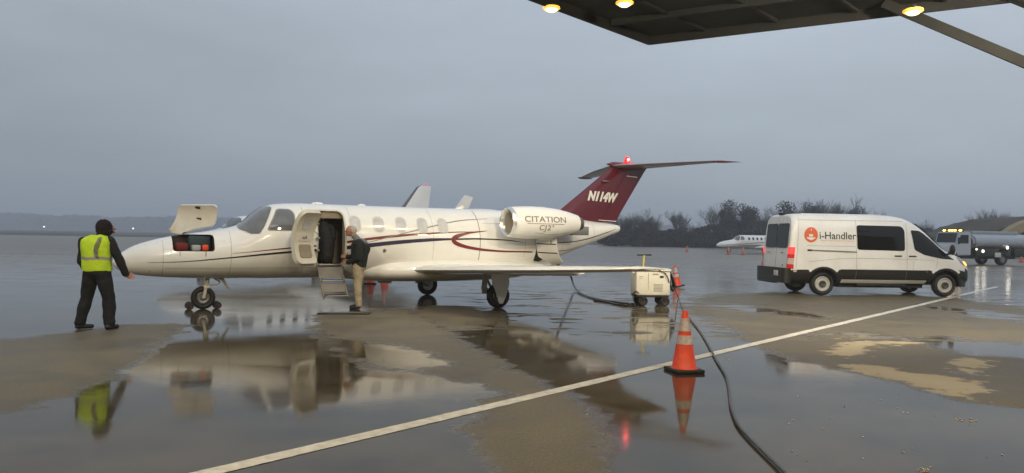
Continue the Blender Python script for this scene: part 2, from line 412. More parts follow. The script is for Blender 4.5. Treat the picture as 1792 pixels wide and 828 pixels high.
# the damp, unflooded patches of the apron, as ground outlines (metres)
def GP(pts): return [G(*p) for p in pts]
DAMP = [GP([(-60, 598), (60, 590), (130, 581), (215, 569), (300, 567), (322, 571), (300, 585), (262, 610), (225, 640), (180, 668), (130, 690), (60, 712), (-60, 732)]),
        GP([(556, 552), (640, 546), (716, 541), (748, 558), (800, 592), (850, 622), (905, 652), (960, 676), (1005, 690), (1040, 722), (1052, 760), (1052, 815), (1000, 850), (900, 850), (850, 800), (826, 745), (850, 705), (890, 690), (830, 672), (740, 655), (640, 640), (590, 612), (568, 585)]),
        GP([(1222, 523), (1262, 514), (1360, 513), (1450, 518), (1560, 516), (1680, 524), (1800, 540), (1900, 560), (1900, 745), (1790, 716), (1690, 702), (1640, 690), (1560, 668), (1480, 648), (1400, 632), (1330, 606), (1290, 584), (1262, 562), (1212, 545), (1190, 540), (1215, 534)]),
        GP([(720, 545), (760, 535), (830, 538), (880, 550), (860, 566), (800, 572), (750, 560)])]
HOLE = [GP([(1232, 530), (1300, 533), (1400, 545), (1470, 557), (1445, 561), (1350, 552), (1255, 541)]),
        GP([(1600, 531), (1700, 541), (1800, 552), (1900, 562), (1900, 585), (1800, 568), (1700, 553), (1620, 541)]),
        GP([(1590, 586), (1650, 586), (1740, 597), (1900, 608), (1900, 650), (1790, 628), (1700, 620), (1620, 606)]),
        GP([(1400, 588), (1470, 580), (1520, 580), (1600, 590), (1610, 600), (1520, 596), (1430, 596)]),
        GP([(560, 590), (640, 596), (740, 612), (800, 640), (740, 650), (640, 640), (590, 615)])]
PALE = [GP([(1430, 615), (1460, 598), (1500, 586), (1545, 592), (1640, 602), (1600, 606), (1545, 604), (1520, 622), (1470, 626)]),
        GP([(1470, 634), (1560, 640), (1600, 652), (1700, 660), (1740, 680), (1700, 700), (1640, 690), (1560, 668), (1470, 648)]),
        GP([(1660, 625), (1720, 622), (1740, 640), (1720, 655), (1660, 650)])]
def grid_axis(dense0, dense1, step, lo, hi):
    a = []; x = dense0
    while x < dense1+1e-6: a.append(x); x += step
    s = step; x = dense1
    while x < hi: s *= 1.25; x += s; a.append(min(x, hi))
    s = step; x = dense0; b = []
    while x > lo: s *= 1.25; x -= s; b.append(max(x, lo))
    return b[::-1]+a
def build_ground():
    xs = grid_axis(-13, 24, .13, -1500, 1500); ys = grid_axis(3.4, 31, .11, -60, 1500)
    nx, ny = len(xs), len(ys); GX, GY = np.meshgrid(np.array(xs), np.array(ys)); vs = np.stack([GX.ravel(), GY.ravel(), np.zeros(nx*ny)], 1).tolist()
    def sdn(poly):
        best = np.full(GX.shape, 1e9); c = np.zeros(GX.shape, bool); n_ = len(poly)
        for i in range(n_):
            x1, y1 = poly[i]; x2, y2 = poly[i-1]; dx, dy = x2-x1, y2-y1; L_ = dx*dx+dy*dy
            if L_ == 0: continue
            t = np.clip(((GX-x1)*dx+(GY-y1)*dy)/L_, 0, 1); best = np.minimum(best, np.hypot(GX-x1-t*dx, GY-y1-t*dy))
            cr_ = (y1 > GY) != (y2 > GY)
            if dy: c ^= cr_ & (GX < (x2-x1)*(GY-y1)/(y2-y1)+x1)
        return np.where(c, best, -best)
    w = np.max([sdn(p) for p in DAMP], 0); w = np.minimum(w, np.min([-sdn(p) for p in HOLE], 0)); pl = np.max([sdn(p) for p in PALE], 0)
    k = .03*np.abs(GY)+.28; out_ = ~((GY > 3) & (GY < 34) & (GX > -16) & (GX < 28))
    w = np.clip(w/k, -1, 1); pl = np.clip(pl/k, -1, 1); w[out_] = -1; pl[out_] = -1
    wet = (w*.5+.5).ravel(); pale = (pl*.5+.5).ravel()
    fs = [(j*nx+i, j*nx+i+1, (j+1)*nx+i+1, (j+1)*nx+i) for j in range(ny-1) for i in range(nx-1)]
    me = bpy.data.meshes.new('apron'); me.from_pydata(vs, [], fs)
    a = me.attributes.new('damp', 'FLOAT', 'POINT'); a.data.foreach_set('value', wet)
    a = me.attributes.new('pale', 'FLOAT', 'POINT'); a.data.foreach_set('value', pale)
    m = bpy.data.materials.new('wet_apron'); m.use_nodes = True; n = m.node_tree; b = n.nodes['Principled BSDF']; L = n.links.new
    N = n.nodes.new
    geo = N('ShaderNodeNewGeometry'); 
    def noise_(sc, det=5, ro=.55, vec=None, scale3=None):
        x = N('ShaderNodeTexNoise'); x.inputs['Scale'].default_value = sc; x.inputs['Detail'].default_value = det; x.inputs['Roughness'].default_value = ro
        if scale3:
            mp = N('ShaderNodeMapping'); mp.inputs['Scale'].default_value = scale3; L(geo.outputs['Position'], mp.inputs[0]); L(mp.outputs[0], x.inputs['Vector'])
        else: L(geo.outputs['Position'], x.inputs['Vector'])
        return x.outputs[0]
    def math_(op, a, b_=None, clamp=False):
        x = N('ShaderNodeMath'); x.operation = op; x.use_clamp = clamp
        for i, q in enumerate((a, b_)):
            if q is None: continue
            if isinstance(q, (int, float)): x.inputs[i].default_value = q
            else: L(q, x.inputs[i])
        return x.outputs[0]
    def mapr(v, a, b_, c=0, d=1, smooth=True):
        x = N('ShaderNodeMapRange'); x.interpolation_type = 'SMOOTHSTEP' if smooth else 'LINEAR'
        for i, q in zip((1, 2, 3, 4), (a, b_, c, d)): x.inputs[i].default_value = q
        L(v, x.inputs[0]); return x.outputs[0]
    def mixc(f, a, b_):
        x = N('ShaderNodeMix'); x.data_type = 'RGBA'
        if isinstance(f, (int, float)): x.inputs[0].default_value = f
        else: L(f, x.inputs[0])
        for i, q in ((6, a), (7, b_)):
            if isinstance(q, tuple): x.inputs[i].default_value = (*q, 1)
            else: L(q, x.inputs[i])
        return x.outputs[2]
    at = N('ShaderNodeAttribute'); at.attribute_name = 'damp'; pa = N('ShaderNodeAttribute'); pa.attribute_name = 'pale'
    edge = noise_(2.2, 8, .62); fine = noise_(34, 4, .6)
    d = math_('ADD', at.outputs['Fac'], math_('MULTIPLY', math_('SUBTRACT', edge, .5), .85))
    # unflooded rises elsewhere on the apron
    far = noise_(.33, 6, .55, scale3=(.55, 1.5, 1)); farm = mapr(far, .60, .645)
    spk = mapr(noise_(1.5, 7, .62, scale3=(.55, 1.5, 1)), .50, .62); sp_ = N('ShaderNodeSeparateXYZ'); L(geo.outputs['Position'], sp_.inputs[0])
    msk = math_('MULTIPLY', math_('MULTIPLY', mapr(sp_.outputs['Y'], 11, 13), mapr(sp_.outputs['Y'], 27, 21)), mapr(sp_.outputs['X'], -2.5, -1))
    d = math_('ADD', d, math_('MULTIPLY', math_('MULTIPLY', spk, msk), .85))
    dry = mapr(d, .37, .65)                       # 0 standing water, 1 damp concrete
    film = mapr(d, .30, .50)                      # thin film around the patches
    pale_m = mapr(math_('ADD', pa.outputs['Fac'], math_('MULTIPLY', math_('SUBTRACT', noise_(3.4, 8, .65), .5), 1.3)), .52, .64)
    mott = noise_(1.3, 8, .65); grain = noise_(90, 3, .7)
    conc = mixc(mapr(mott, .3, .7), (.112, .092, .056), (.200, .166, .104))
    conc = mixc(mapr(math_('ADD', math_('MULTIPLY', grain, .5), math_('MULTIPLY', fine, .5)), .38, .62, 0, .6), conc, (.060, .049, .031))
    conc = mixc(mapr(noise_(.8, 7, .7), .52, .68, 0, .55), conc, (.072, .062, .046))
    conc = mixc(math_('MULTIPLY', pale_m, .85), conc, (.46, .37, .215))
    under = mixc(mapr(noise_(.7, 8, .65), .33, .67), (.036, .028, .016), (.084, .067, .040))
    sy_ = N('ShaderNodeSeparateXYZ'); L(geo.outputs['Position'], sy_.inputs[0]); shallow = mapr(math_('ADD', sy_.outputs['Y'], math_('MULTIPLY', mott, 8)), 14, 30)
    under = mixc(math_('MULTIPLY', shallow, mapr(noise_(.25, 6, .6, scale3=(.5, 1.4, 1)), .35, .6, .35, 1)), under, (.170, .138, .096))
    L(mixc(dry, under, conc), b.inputs['Base Color'])
    rdry = mapr(mott, .3, .7, .36, .60, False)
    rp = mapr(noise_(.9, 5, .6), .35, .7, .045, .115)
    r_ = N('ShaderNodeMix'); r_.data_type = 'FLOAT'; L(dry, r_.inputs[0]); L(rp, r_.inputs[2]); L(rdry, r_.inputs[3])
    sepp = N('ShaderNodeSeparateXYZ'); L(geo.outputs['Position'], sepp.inputs[0]); wind = mapr(math_('ADD', sepp.outputs['Y'], math_('MULTIPLY', mott, 14)), 17, 70, 0, .26)
    r_ = type('o', (), {'outputs': [math_('ADD', r_.outputs[0], wind)]})
    L(math_('ADD', r_.outputs[0], math_('MULTIPLY', math_('MULTIPLY', film, math_('SUBTRACT', 1, dry)), .06)), b.inputs['Roughness'])
    b.inputs['IOR'].default_value = 1.33; b.inputs['Specular Tint'].default_value = (1, .93, .80, 1)
    rip = noise_(5.0, 3, .5, scale3=(1, 1, 1)); rip2 = noise_(1.0, 2, .5)
    hgt = N('ShaderNodeMix'); hgt.data_type = 'FLOAT'; L(dry, hgt.inputs[0])
    L(math_('ADD', math_('MULTIPLY', rip, .0030), math_('MULTIPLY', rip2, .003)), hgt.inputs[2])
    L(math_('ADD', math_('MULTIPLY', grain, .05), math_('MULTIPLY', fine, .08)), hgt.inputs[3])
    bp = N('ShaderNodeBump'); bp.inputs['Strength'].default_value = 1.0; bp.inputs['Distance'].default_value = .1
    L(hgt.outputs[0], bp.inputs['Height']); L(bp.outputs[0], b.inputs['Normal'])
    me.materials.append(m); o = bpy.data.objects.new('apron', me); link(o); o['kind'] = 'structure'
    o['label'] = 'rain soaked concrete apron with mirror puddles and tan damp patches'
build_ground()
# painted line
a = G(300, 843); b_ = G(1745, 502)
bm = bmesh.new(); A = Vector((*a, 0)); B = Vector((*b_, 0)); d = (B-A).normalized(); n = Vector((-d.y, d.x, 0))
A = A-d*6; K = 160; prev = None
for k in range(K+1):
    p = A+(B-A)*(k/K); w = .078
    q = (bm.verts.new(p+n*(w+random.uniform(-.004, .004))+Vector((0, 0, .004))), bm.verts.new(p-n*(w+random.uniform(-.004, .004))+Vector((0, 0, .004))))
    if prev: bm.faces.new((prev[1], q[1], q[0], prev[0]))
    prev = q
o = fin('painted_line', bm, 'line_white', smooth=0); tag(o, kind='structure')
# distant grass
bm = bmesh.new()
pts = [(-1499, 172), (-120, 172), (-20, 176), (30, 168), (36, 150), (170, 150), (500, 150), (1499, 150), (1499, 1499), (-1499, 1499)]
bm.faces.new([bm.verts.new((x, y, .02)) for x, y in pts]); tag(fin('grass_field', bm, 'grass', smooth=0), kind='structure')

# small debris floating in the foreground puddle
bm = bmesh.new()
for i in range(24):
    px, py = random.uniform(1380, 1760), random.uniform(690, 826)
    x, y = G(px, py); r = random.uniform(.004, .010)
    ellipsoid(bm, (x, y, .003), (r*random.uniform(.7, 2.2), r, .004), Matrix.Rotation(random.random()*3, 3, 'Z'), 6, 4)
for (px, py, s) in ((1690, 736, .022), (1618, 823, .022), (1275, 630, .012)):
    for k in range(14):
        x, y = G(px+random.gauss(0, 10), py+random.gauss(0, 2)); ellipsoid(bm, (x, y, .004), (s*random.uniform(.2, .5), s*.25, .006), None, 6, 4)
tag(fin('grit', bm, 'reflective'), 'scattered pale grit lying on the wet apron in the foreground', 'grit', kind='stuff')

# ------------------------------------------------------------ canopy over the camera
CH = 6.0
def up(px, py, H=CH): 
    d = ray(px, py); t = (H-EYE)/d[2]; return Vector((d[0]*t, t, H))
c0 = up(1135, 77); cL = up(930, 0); cR = up(1765, 3)
dl = (cL-c0).normalized(); dr = (cR-c0).normalized()
CH0 = CH; can = thing('canopy', 'dark flat steel canopy roof jutting in over the top right with ribbed underside', 'canopy roof', (c0.x, c0.y, 0))
can.location.z = .17
def rel(v): return v-Vector((c0.x, c0.y, 0))
bm = bmesh.new(); P = [c0, c0+dl*26, c0+dl*26+dr*22, c0+dr*22*1.0]
P = [rel(p) for p in P]; prism(bm, [(p.x, p.y) for p in P], 'z', CH, CH+.12)
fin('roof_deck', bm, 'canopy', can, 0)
bm = bmesh.new()
def beam(bm, p, q, w, h, mi=0):
    d = (q-p); L_ = d.length; x = d.normalized(); z = Vector((0, 0, 1)); y = z.cross(x).normalized(); z = x.cross(y)
    rot = Matrix((x, y, z)).transposed(); box(bm, (p+q)/2, (L_, w, h), rot, mi=mi)
for (p, q) in ((c0, c0+dl*24), (c0, c0+dr*22)):
    p2, q2 = rel(p), rel(q); off = (rel(c0+dl+dr)-rel(c0)).normalized()*.03
    beam(bm, p2+off+Vector((0, 0, -.07)), q2+off+Vector((0, 0, -.07)), .05, .26)
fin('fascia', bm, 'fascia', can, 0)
for t in (1.6, 5.2, 8.8, 12.4):
    bm = bmesh.new(); p, q = rel(c0+dl*t+dr*.1), rel(c0+dl*t+dr*22); beam(bm, p+Vector((0, 0, -.06)), q+Vector((0, 0, -.06)), .12, .12); fin('rafter', bm, 'canopy_rib', can, 0)
for t in [1.3+1.5*k for k in range(14)]:
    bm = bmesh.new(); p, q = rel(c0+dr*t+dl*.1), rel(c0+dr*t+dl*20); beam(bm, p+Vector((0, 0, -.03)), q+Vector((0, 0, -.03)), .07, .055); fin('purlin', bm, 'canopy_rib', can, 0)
# diagonal braces running down to the right
p1 = up(1548, 24, CH-.06)
for i, (pa, pb) in enumerate((((1548, 22), (1830, 143)), ((1752, 2), (1860, 45)))):
    p = rel(up(*pa, CH-.05)); q = rel(Q(*pb, 12.3 if i == 0 else 13.4)); bm = bmesh.new(); beam(bm, p, p+(q-p)*1.5, .16, .17); fin('brace', bm, 'fascia', can, 0)
bm = bmesh.new(); tube(bm, [rel(up(1093, 6, CH-.1)), rel(up(1093, 6, CH-.1))+dr*.8], .03, 6); fin('conduit', bm, 'canopy_rib', can)
# columns that carry it, out of frame
for t, s in ((20.0, 1.0), (20.0, 21.5)):
    p = rel(c0+dl*t+dr*s); bm = bmesh.new(); box(bm, (p.x, p.y, CH/2-.1), (.3, .3, CH-.2), bev=.02); fin('column', bm, 'fascia', can, 0)
# the building behind the viewer that carries the canopy
bd = thing('terminal_building', 'long metal clad hangar building behind the viewer with lit windows', 'building', (0, 0, 0))
o0 = c0+dl*26; o0.z = 0; dn = dl
bm = bmesh.new(); pa = o0-dr*6; pb = o0+dr*84
prism(bm, [(p.x, p.y) for p in (pa, pb, pb+dn*14, pa+dn*14)], 'z', 0, 12.5); fin('wall', bm, 'metal_wall', bd, 0)
bm = bmesh.new(); prism(bm, [(p.x, p.y) for p in (pa-dn*.3-dr*.3, pb-dn*.3+dr*.3, pb+dn*14.3+dr*.3, pa+dn*14.3-dr*.3)], 'z', 12.5, 12.8); fin('roof', bm, 'fascia', bd, 0)
for k in range(15):
    s_ = 1.5+k*4.6; bm = bmesh.new(); a_ = o0+dr*s_-dn*.02
    prism(bm, [(p.x, p.y) for p in (a_, a_+dr*2.4, a_+dr*2.4-dn*.05, a_-dn*.05)], 'z', 1.0 if k % 3 else .1, 2.5); w_ = fin('window', bm, 'lit_window', bd, 0)
    bm = bmesh.new(); prism(bm, [(p.x, p.y) for p in (a_+dr*1.17-dn*.04, a_+dr*1.23-dn*.04, a_+dr*1.23-dn*.09, a_+dr*1.17-dn*.09)], 'z', .1, 2.5); fin('mullion', bm, 'black_metal', w_, 0)
def flood(px, py, label, m, en, col, pos=None, size=.12, aim=0):
    p = pos or up(px, py, CH-.04)
    t = thing('floodlight', label, 'floodlight', (p.x, p.y, p.z+.10), 0, 'floodlights under the canopy')
    bm = bmesh.new(); lathe(bm, [(0, .05), (-.03, .06), (-.05, size*1.25), (-.08, size*1.35), (-.08, size*1.05), (-.06, size)], (0, 0, 0), 'z', 20); fin('housing', bm, 'black_metal', t)
    bm = bmesh.new(); ellipsoid(bm, (0, 0, -.10), (size, size, size*.6), None, 16, 10); ln = fin('lens', bm, m, t)
    bm = bmesh.new(); lathe(bm, [(-.085, size*1.02), (-.075, size*1.35), (-.10, size*1.4), (-.12, size*1.1)], (0, 0, 0), 'z', 20, closed=True); fin('glow_ring', bm, 'lamp_halo', ln)  # glowing amber ring added to imitate the halo around the lamp
    l = bpy.data.lights.new('flood_lamp', 'SPOT'); l.spot_size = R(118 if aim else 150); l.spot_blend = .6; l.energy = en*1.3; l.color = col; l.shadow_soft_size = .16
    lo = bpy.data.objects.new('flood_lamp', l); link(lo); lo.parent = t; lo.location = (0, 0, -.40); lo.rotation_euler = (aim, 0, 0)
flood(965, 15, 'warm yellow floodlight on the left edge of the canopy', 'lamp_warm', 110, (1, .80, .50))
flood(1093, 6, 'pale round floodlight under the canopy, between the two yellow ones', 'lamp_cool', 90, (1, .92, .72))
flood(1598, 22, 'warm yellow floodlight on the right where the diagonal brace meets the canopy', 'lamp_warm', 110, (1, .80, .50), up(1598, 20, CH-.38))
for (x, y, lw) in ((-5.6, 7.0, 'leftmost'), (-1.5, 10.4, 'second from the left'), (3.6, 9.6, 'middle one'), (7.4, 10.4, 'second from the right'), (11.6, 10.2, 'rightmost')):
    flood(0, 0, 'warm floodlight under the canopy above the viewer, %s of the overhead row' % lw, 'lamp_warm', 330 if x < 0 else (640 if x < 4 else 1000), (1, .89, .70), Vector((x, y, CH)), aim=R(58))
for (x, y, lw) in ((-5.6, 3.2, 'left'), (.8, 2.4, 'middle'), (6.0, 4.0, 'right')):  # extra lamps added out of view to brighten the foreground
    flood(0, 0, 'warm floodlight added out of view above the viewer to brighten the foreground, the %s one' % lw, 'lamp_warm', 760, (1, .86, .62), Vector((x, y, CH)), aim=R(38))
# ------------------------------------------------------------ jets
FUS = [(-1.66, .985, .955, .012, 2), (-1.62, 1.06, .88, .085, 2), (-1.5, 1.16, .80, .17, 2), (-1.3, 1.29, .735, .27, 2), (-1.0, 1.40, .69, .38, 2), (-.6, 1.50, .66, .485, 2.05), (0, 1.60, .635, .60, 2.1),
       (.5, 1.70, .63, .69, 2.15), (.72, 1.80, .63, .72, 2.2), (.95, 2.00, .625, .745, 2.2), (1.15, 2.14, .62, .765, 2.2), (1.4, 2.215, .62, .785, 2.15), (2, 2.25, .615, .80, 2.1), (4, 2.25, .60, .80, 2.1), (6, 2.26, .60, .80, 2.1),
       (7, 2.255, .66, .77, 2.1), (8, 2.23, .84, .68, 2), (9, 2.15, 1.17, .50, 2), (9.8, 2.06, 1.44, .34, 2), (10.5, 2.0, 1.68, .19, 2), (10.82, 1.95, 1.79, .08, 2), (10.86, 1.9, 1.85, .02, 2)]
def frange(a, b, st):
    r = []; x = a
    while x < b-1e-6: r.append(x); x += st
    return r+[b]
def jet(name, label, loc, yaw, hero=True, style='maroon', group=None):
    S = Loft(FUS)
    t = thing(name, label, 'jet', (loc[0], loc[1], 0), yaw, group)
    bm = bmesh.new(); xs = [-1.66, -1.645, -1.62, -1.56]+frange(-1.5, 10.8, .06 if hero else .2)+[10.86]
    S.mesh(bm, xs, 96 if hero else 32); fus = fin('fuselage', bm, ['white', 'trim', 'dark_in'], t, 40)
    if hero:
        dz = rrect(2.14, 2.72, .93, 2.08, .12)
        def cutter(poly, y0, y1, m):
            b = bmesh.new(); prism(b, poly, 'y', y0, y1); return fin('cut', b, m, t, 0)
        c1 = cutter(dz, -1.6, -.45, 'trim'); c2 = cutter([(1.95, .93), (3.3, .93), (3.3, 1.93), (1.95, 1.93)], -.60, .52, 'trim')
        c3 = cutter(rrect(-.63, .12, 1.20, 1.535, .06), -1.2, .10, 'dark_in')
        carve(fus, [c1, c2, c3], 40)
    # glazing
    sides = (-1, 1)
    ws = [(.60, 1.735), (.60, 1.66), (.80, 1.565), (.97, 1.57), (1.06, 1.72), (1.27, 2.135), (1.16, 2.15), (1.0, 2.05), (.75, 1.83)]
    sw = [(1.13, 1.66), (1.64, 1.66), (1.66, 2.0), (1.60, 2.075), (1.36, 2.08)]
    for sg in sides:
        decal('windshield', [round_poly(ws, .04)], S, sg, .014, 'glass', t, .035)
        f = decal('cockpit_window_frame', [round_poly([(1.09, 1.635), (1.67, 1.635), (1.69, 2.01), (1.62, 2.10), (1.34, 2.105)], .07)], S, sg, .004, 'seam', t)
        decal('cockpit_window', [round_poly(sw, .07)], S, sg, .012, 'glass', f, .05)
        for k, x in enumerate((2.96, 3.50, 4.03, 4.55, 5.06) if hero else (2.3, 2.85, 3.4, 3.95, 4.5, 5.05)):
            fr = decal('cabin_window_frame', [rrect(x-.135, x+.135, 1.655-.02, 2.0, .115)], S, sg, .005, 'frame', t)
            decal('pane', [rrect(x-.115, x+.115, 1.655, 1.98, .10)], S, sg, .009, 'cabin_glass' if hero else 'glass_dark', fr)
    # belly fairing
    bf = Loft([(2.7, .90, .62, .05, 2), (3.2, .98, .56, .50, 2.2), (4.0, 1.06, .515, .86, 2.4), (5.5, 1.08, .50, 1.0, 2.6), (7.0, 1.06, .54, .93, 2.5), (8.1, 1.02, .74, .55, 2), (8.7, 1.0, .95, .10, 2)])
    bm = bmesh.new(); bf.mesh(bm, frange(2.7, 8.7, .12), 40); fin('belly_fairing', bm, 'white', t, 50)
    # wings
    for sg in (-1, 1):
        if style == 'tan':
            secs = [(sg*.7, 4.3, 6.9, .88, .26), (sg*3.5, 4.8, 6.6, 1.25, .2), (sg*7.0, 5.55, 6.45, 1.75, .1)]
        else:
            secs = [(sg*.70, 4.15, 6.85, .80, .27), (sg*1.0, 4.35, 6.8, .815, .25), (sg*2.4, 4.48, 6.62, .88, .21), (sg*5, 4.78, 6.22, 1.00, .15), (sg*7.0, 5.0, 5.95, 1.10, .10), (sg*7.38, 5.10, 5.92, 1.125, .08), (sg*7.5, 5.32, 5.88, 1.135, .03)]
        bm = bmesh.new(); wing_mesh(bm, secs, 10, 1); w = fin('wing', bm, ['white', 'frame'], t, 40)
        if hero:
            bm = bmesh.new(); wing_mesh(bm, [(sg*1.15, 6.72, 7.15, .76, .045), (sg*4.2, 6.25, 6.6, .90, .035)], 5); fin('flap', bm, 'white', w, 40)
            for y in (1.5, 2.6, 3.9):
                bm = bmesh.new(); x0 = 6.0-(y-1.5)*.12
                Loft([(x0, .80, .79, .01, 2), (x0+.3, .83, .69, .04, 2), (x0+.8, .80, .68, .04, 2), (x0+1.1, .74, .71, .01, 2)], yc=sg*y).mesh(bm, frange(x0, x0+1.1, .11), 12)
                bmesh.ops.translate(bm, verts=bm.verts[:], vec=(0, 0, (y-1.5)*.055)); fin('flap_fairing', bm, 'white', w, 50)
            bm = bmesh.new(); ellipsoid(bm, (5.2, sg*7.42, 1.13), (.10, .05, .03), None, 10, 8); fin('navigation_light', bm, 'frame', w)
            for y_, z_ in ((6.2, 1.05), (6.9, 1.08)):
                bm = bmesh.new(); tube(bm, [(5.7, sg*y_, z_), (6.1, sg*y_, z_)], .006, 5); fin('static_wick', bm, 'black_metal', w)
        if style == 'tan':
            bm = bmesh.new(); prism(bm, [(5.55, 1.72), (6.45, 1.75), (7.15, 3.05), (6.75, 3.10)], 'y', sg*7.0-.03, sg*7.0+.03); fin('winglet', bm, 'white', w, 0)
    # engines
    for sg in (-1, 1):
        ye, ze = sg*1.27, 1.94
        prof = [(6.98, .22, 2), (6.62, .245, 2), (6.40, .262, 1), (6.30, .300, 1), (6.275, .322, 1), (6.31, .345, 1), (6.38, .357, 0), (6.6, .378), (7.0, .392), (7.4, .390), (7.9, .355), (8.3, .29), (8.6, .225), (8.6, .19, 2), (8.45, .17, 2)]
        bm = bmesh.new(); lathe(bm, [(a, r*1.04, *(m or [0])) for a, r, *m in [(q[0], q[1], *q[2:]) for q in prof]] if False else [(q[0], q[1], q[2] if len(q) > 2 else 0) for q in prof], (0, ye, ze), 'x', 48)
        nac = fin('engine_nacelle', bm, ['white', 'chrome', 'duct'], t, 40)
        nac.scale.x = .86; nac.location.x = 7.45*.14
        bm = bmesh.new(); lathe(bm, [(6.72, .245), (6.73, .245), (6.735, .01)], (0, ye, ze), 'x', 24); fin('fan', bm, 'fan', nac)
        bm = bmesh.new(); lathe(bm, [(6.72, .07), (6.66, .06), (6.6, .035), (6.57, .004)], (0, ye, ze), 'x', 16); fin('spinner', bm, 'steel', nac)
        bm = bmesh.new(); lathe(bm, [(8.42, .195), (8.60, .195), (8.78, .155), (8.78, .135), (8.5, .15)], (0, ye, ze), 'x', 28); fin('exhaust_nozzle', bm, 'exhaust', nac)
        bm = bmesh.new(); wing_mesh(bm, [(sg*.45, 6.7, 8.75, 1.95, .2), (sg*.98, 6.75, 8.6, 1.95, .16)], 8); fin('pylon', bm, 'white', t, 40)
        bm = bmesh.new(); box(bm, (8.66, sg*1.05, 1.77), (.50, .30, .22), bev=.02); fin('exhaust_fairing', bm, 'steel', t)
        if hero:
            NS = Loft([(6.3, ze+.34, ze-.34, .34, 2), (6.6, ze+.378, ze-.378, .378, 2), (7.0, ze+.392, ze-.392, .392, 2), (7.4, ze+.390, ze-.390, .390, 2), (7.9, ze+.355, ze-.355, .355, 2), (8.3, ze+.29, ze-.29, .29, 2), (8.6, ze+.225, ze-.225, .225, 2)], yc=ye)
            if sg == -1:
                # local +x runs aft = towards the right of the picture
                decal('lettering', None, NS, sg, .004, 'letter_grey', nac, .06, place2d(text_bm('CITATION', .19, 0, 1.58, 1.0, .002), 7.30, 2.010))
                decal('underline', [[(6.69, 1.905), (7.92, 1.905), (7.92, 1.918), (6.69, 1.918)]], NS, sg, .004, 'letter_grey', nac, .06)
                decal('lettering', None, NS, sg, .004, 'letter_grey', nac, .06, place2d(text_bm('CJ2', .17, 0, 1.55, 1.05, .002), 7.27, 1.815))
                decal('lettering', None, NS, sg, .004, 'letter_grey', nac, .06, place2d(text_bm('+', .11, 0, 1.2, 1, .002), 7.53, 1.86))
            decal('panel_line', ribbon([(7.0, 1.70), (7.5, 1.66), (8.2, 1.72)], (.003, .003)), NS, sg, .003, 'seam', nac)
    # tail
    fm = {'maroon': 'maroon', 'tan': 'white', 'plain': 'white'}[style]
    bm = bmesh.new()
    if style == 'maroon': F = [(0, 8.35, 10.70, 2.03, .19), (0, 8.78, 10.86, 2.30, .18), (0, 10.44, 11.72, 3.52, .13), (0, 10.62, 11.84, 3.66, .11), (0, 10.95, 11.75, 3.71, .04)]
    elif style == 'tan': F = [(0, 8.0, 10.6, 2.15, .17), (0, 8.9, 10.6, 2.7, .14), (0, 9.9, 10.75, 3.85, .1), (0, 10.1, 10.75, 3.92, .05)]
    else: F = [(0, 8.7, 10.7, 2.03, .17), (0, 10.6, 11.6, 3.66, .1)]
    wing_mesh(bm, [(z, a, b, 0, th) for (_, a, b, z, th) in F], 9, 1 if style == 'tan' else None)
    for v in bm.verts: v.co = Vector((v.co.x, v.co.z, v.co.y))
    bmesh.ops.recalc_face_normals(bm, faces=bm.faces[:])
    finn = fin('fin', bm, [fm, 'exhaust'], t, 40)
    if style == 'tan':
        for sg in (-1, 1):
            bm = bmesh.new(); wing_mesh(bm, [(sg*.15, 9.4, 10.5, 2.0, .1), (sg*2.4, 10.1, 10.7, 2.05, .05)], 7); fin('stabilizer', bm, 'white', t, 40)
        bm = bmesh.new(); ellipsoid(bm, (10.45, 0, 3.97), (.04, .035, .05), None, 10, 8); fin('beacon', bm, 'red_lamp', t)
    else:
        for sg in (-1, 1):
            bm = bmesh.new(); wing_mesh(bm, [(sg*.04, 10.50, 11.80, 3.61, .12), (sg*1.5, 11.0, 11.88, 3.60-.02*(sg > 0), .07), (sg*2.85, 11.52, 11.96, 3.59-.07*(sg > 0), .042), (sg*2.98, 11.55, 11.97, 3.59-.07*(sg > 0), .03)], 9); st = fin('stabilizer', bm, ['maroon_grey'] if hero else 'white', t, 40)
            if hero:
                bm = bmesh.new(); wing_mesh(bm, [(sg*2.86, 11.42, 12.02, 3.57-.07*(sg > 0), .06), (sg*3.04, 11.6, 12.08, 3.57-.07*(sg > 0), .045), (sg*3.10, 11.95, 12.28, 3.58-.07*(sg > 0), .015)], 6); fin('tip', bm, 'maroon', st, 40)
        bm = bmesh.new(); Loft([(10.35, 3.66, 3.64, .01, 2), (10.6, 3.73, 3.58, .09, 2), (11.2, 3.74, 3.56, .10, 2), (11.75, 3.68, 3.6, .02, 2)]).mesh(bm, frange(10.35, 11.75, .1), 20); fin('tail_fairing', bm, 'maroon' if hero else 'white', t, 50)
        if hero:
            bm = bmesh.new(); lathe(bm, [(3.70, .085), (3.78, .09), (3.85, .075), (3.90, .04), (3.915, .003)], (11.08, 0, 0), 'z', 20); bc = fin('beacon', bm, 'red_lamp', t)
            bm = bmesh.new(); ellipsoid(bm, (11.06, -.07, 3.81), (.045, .045, .045), None, 10, 8); fin('lamp_core', bm, 'red_core', bc)
            l = bpy.data.lights.new('beacon_lamp', 'POINT'); l.energy = 3; l.specular_factor = 0; l.color = (1, .06, .05); l.shadow_soft_size = .06
            lo = bpy.data.objects.new('beacon_lamp', l); link(lo); lo.parent = t; lo.location = (11.08, -.14, 3.93)
            # rudder joint, static ports, fin light, registration
            FS = Loft([(8.6, 9, -9, .001, 2), (9.2, 9, -9, .055, 2), (10, 9, -9, .095, 2), (10.6, 9, -9, .085, 2), (11.2, 9, -9, .06, 2), (11.7, 9, -9, .012, 2)])
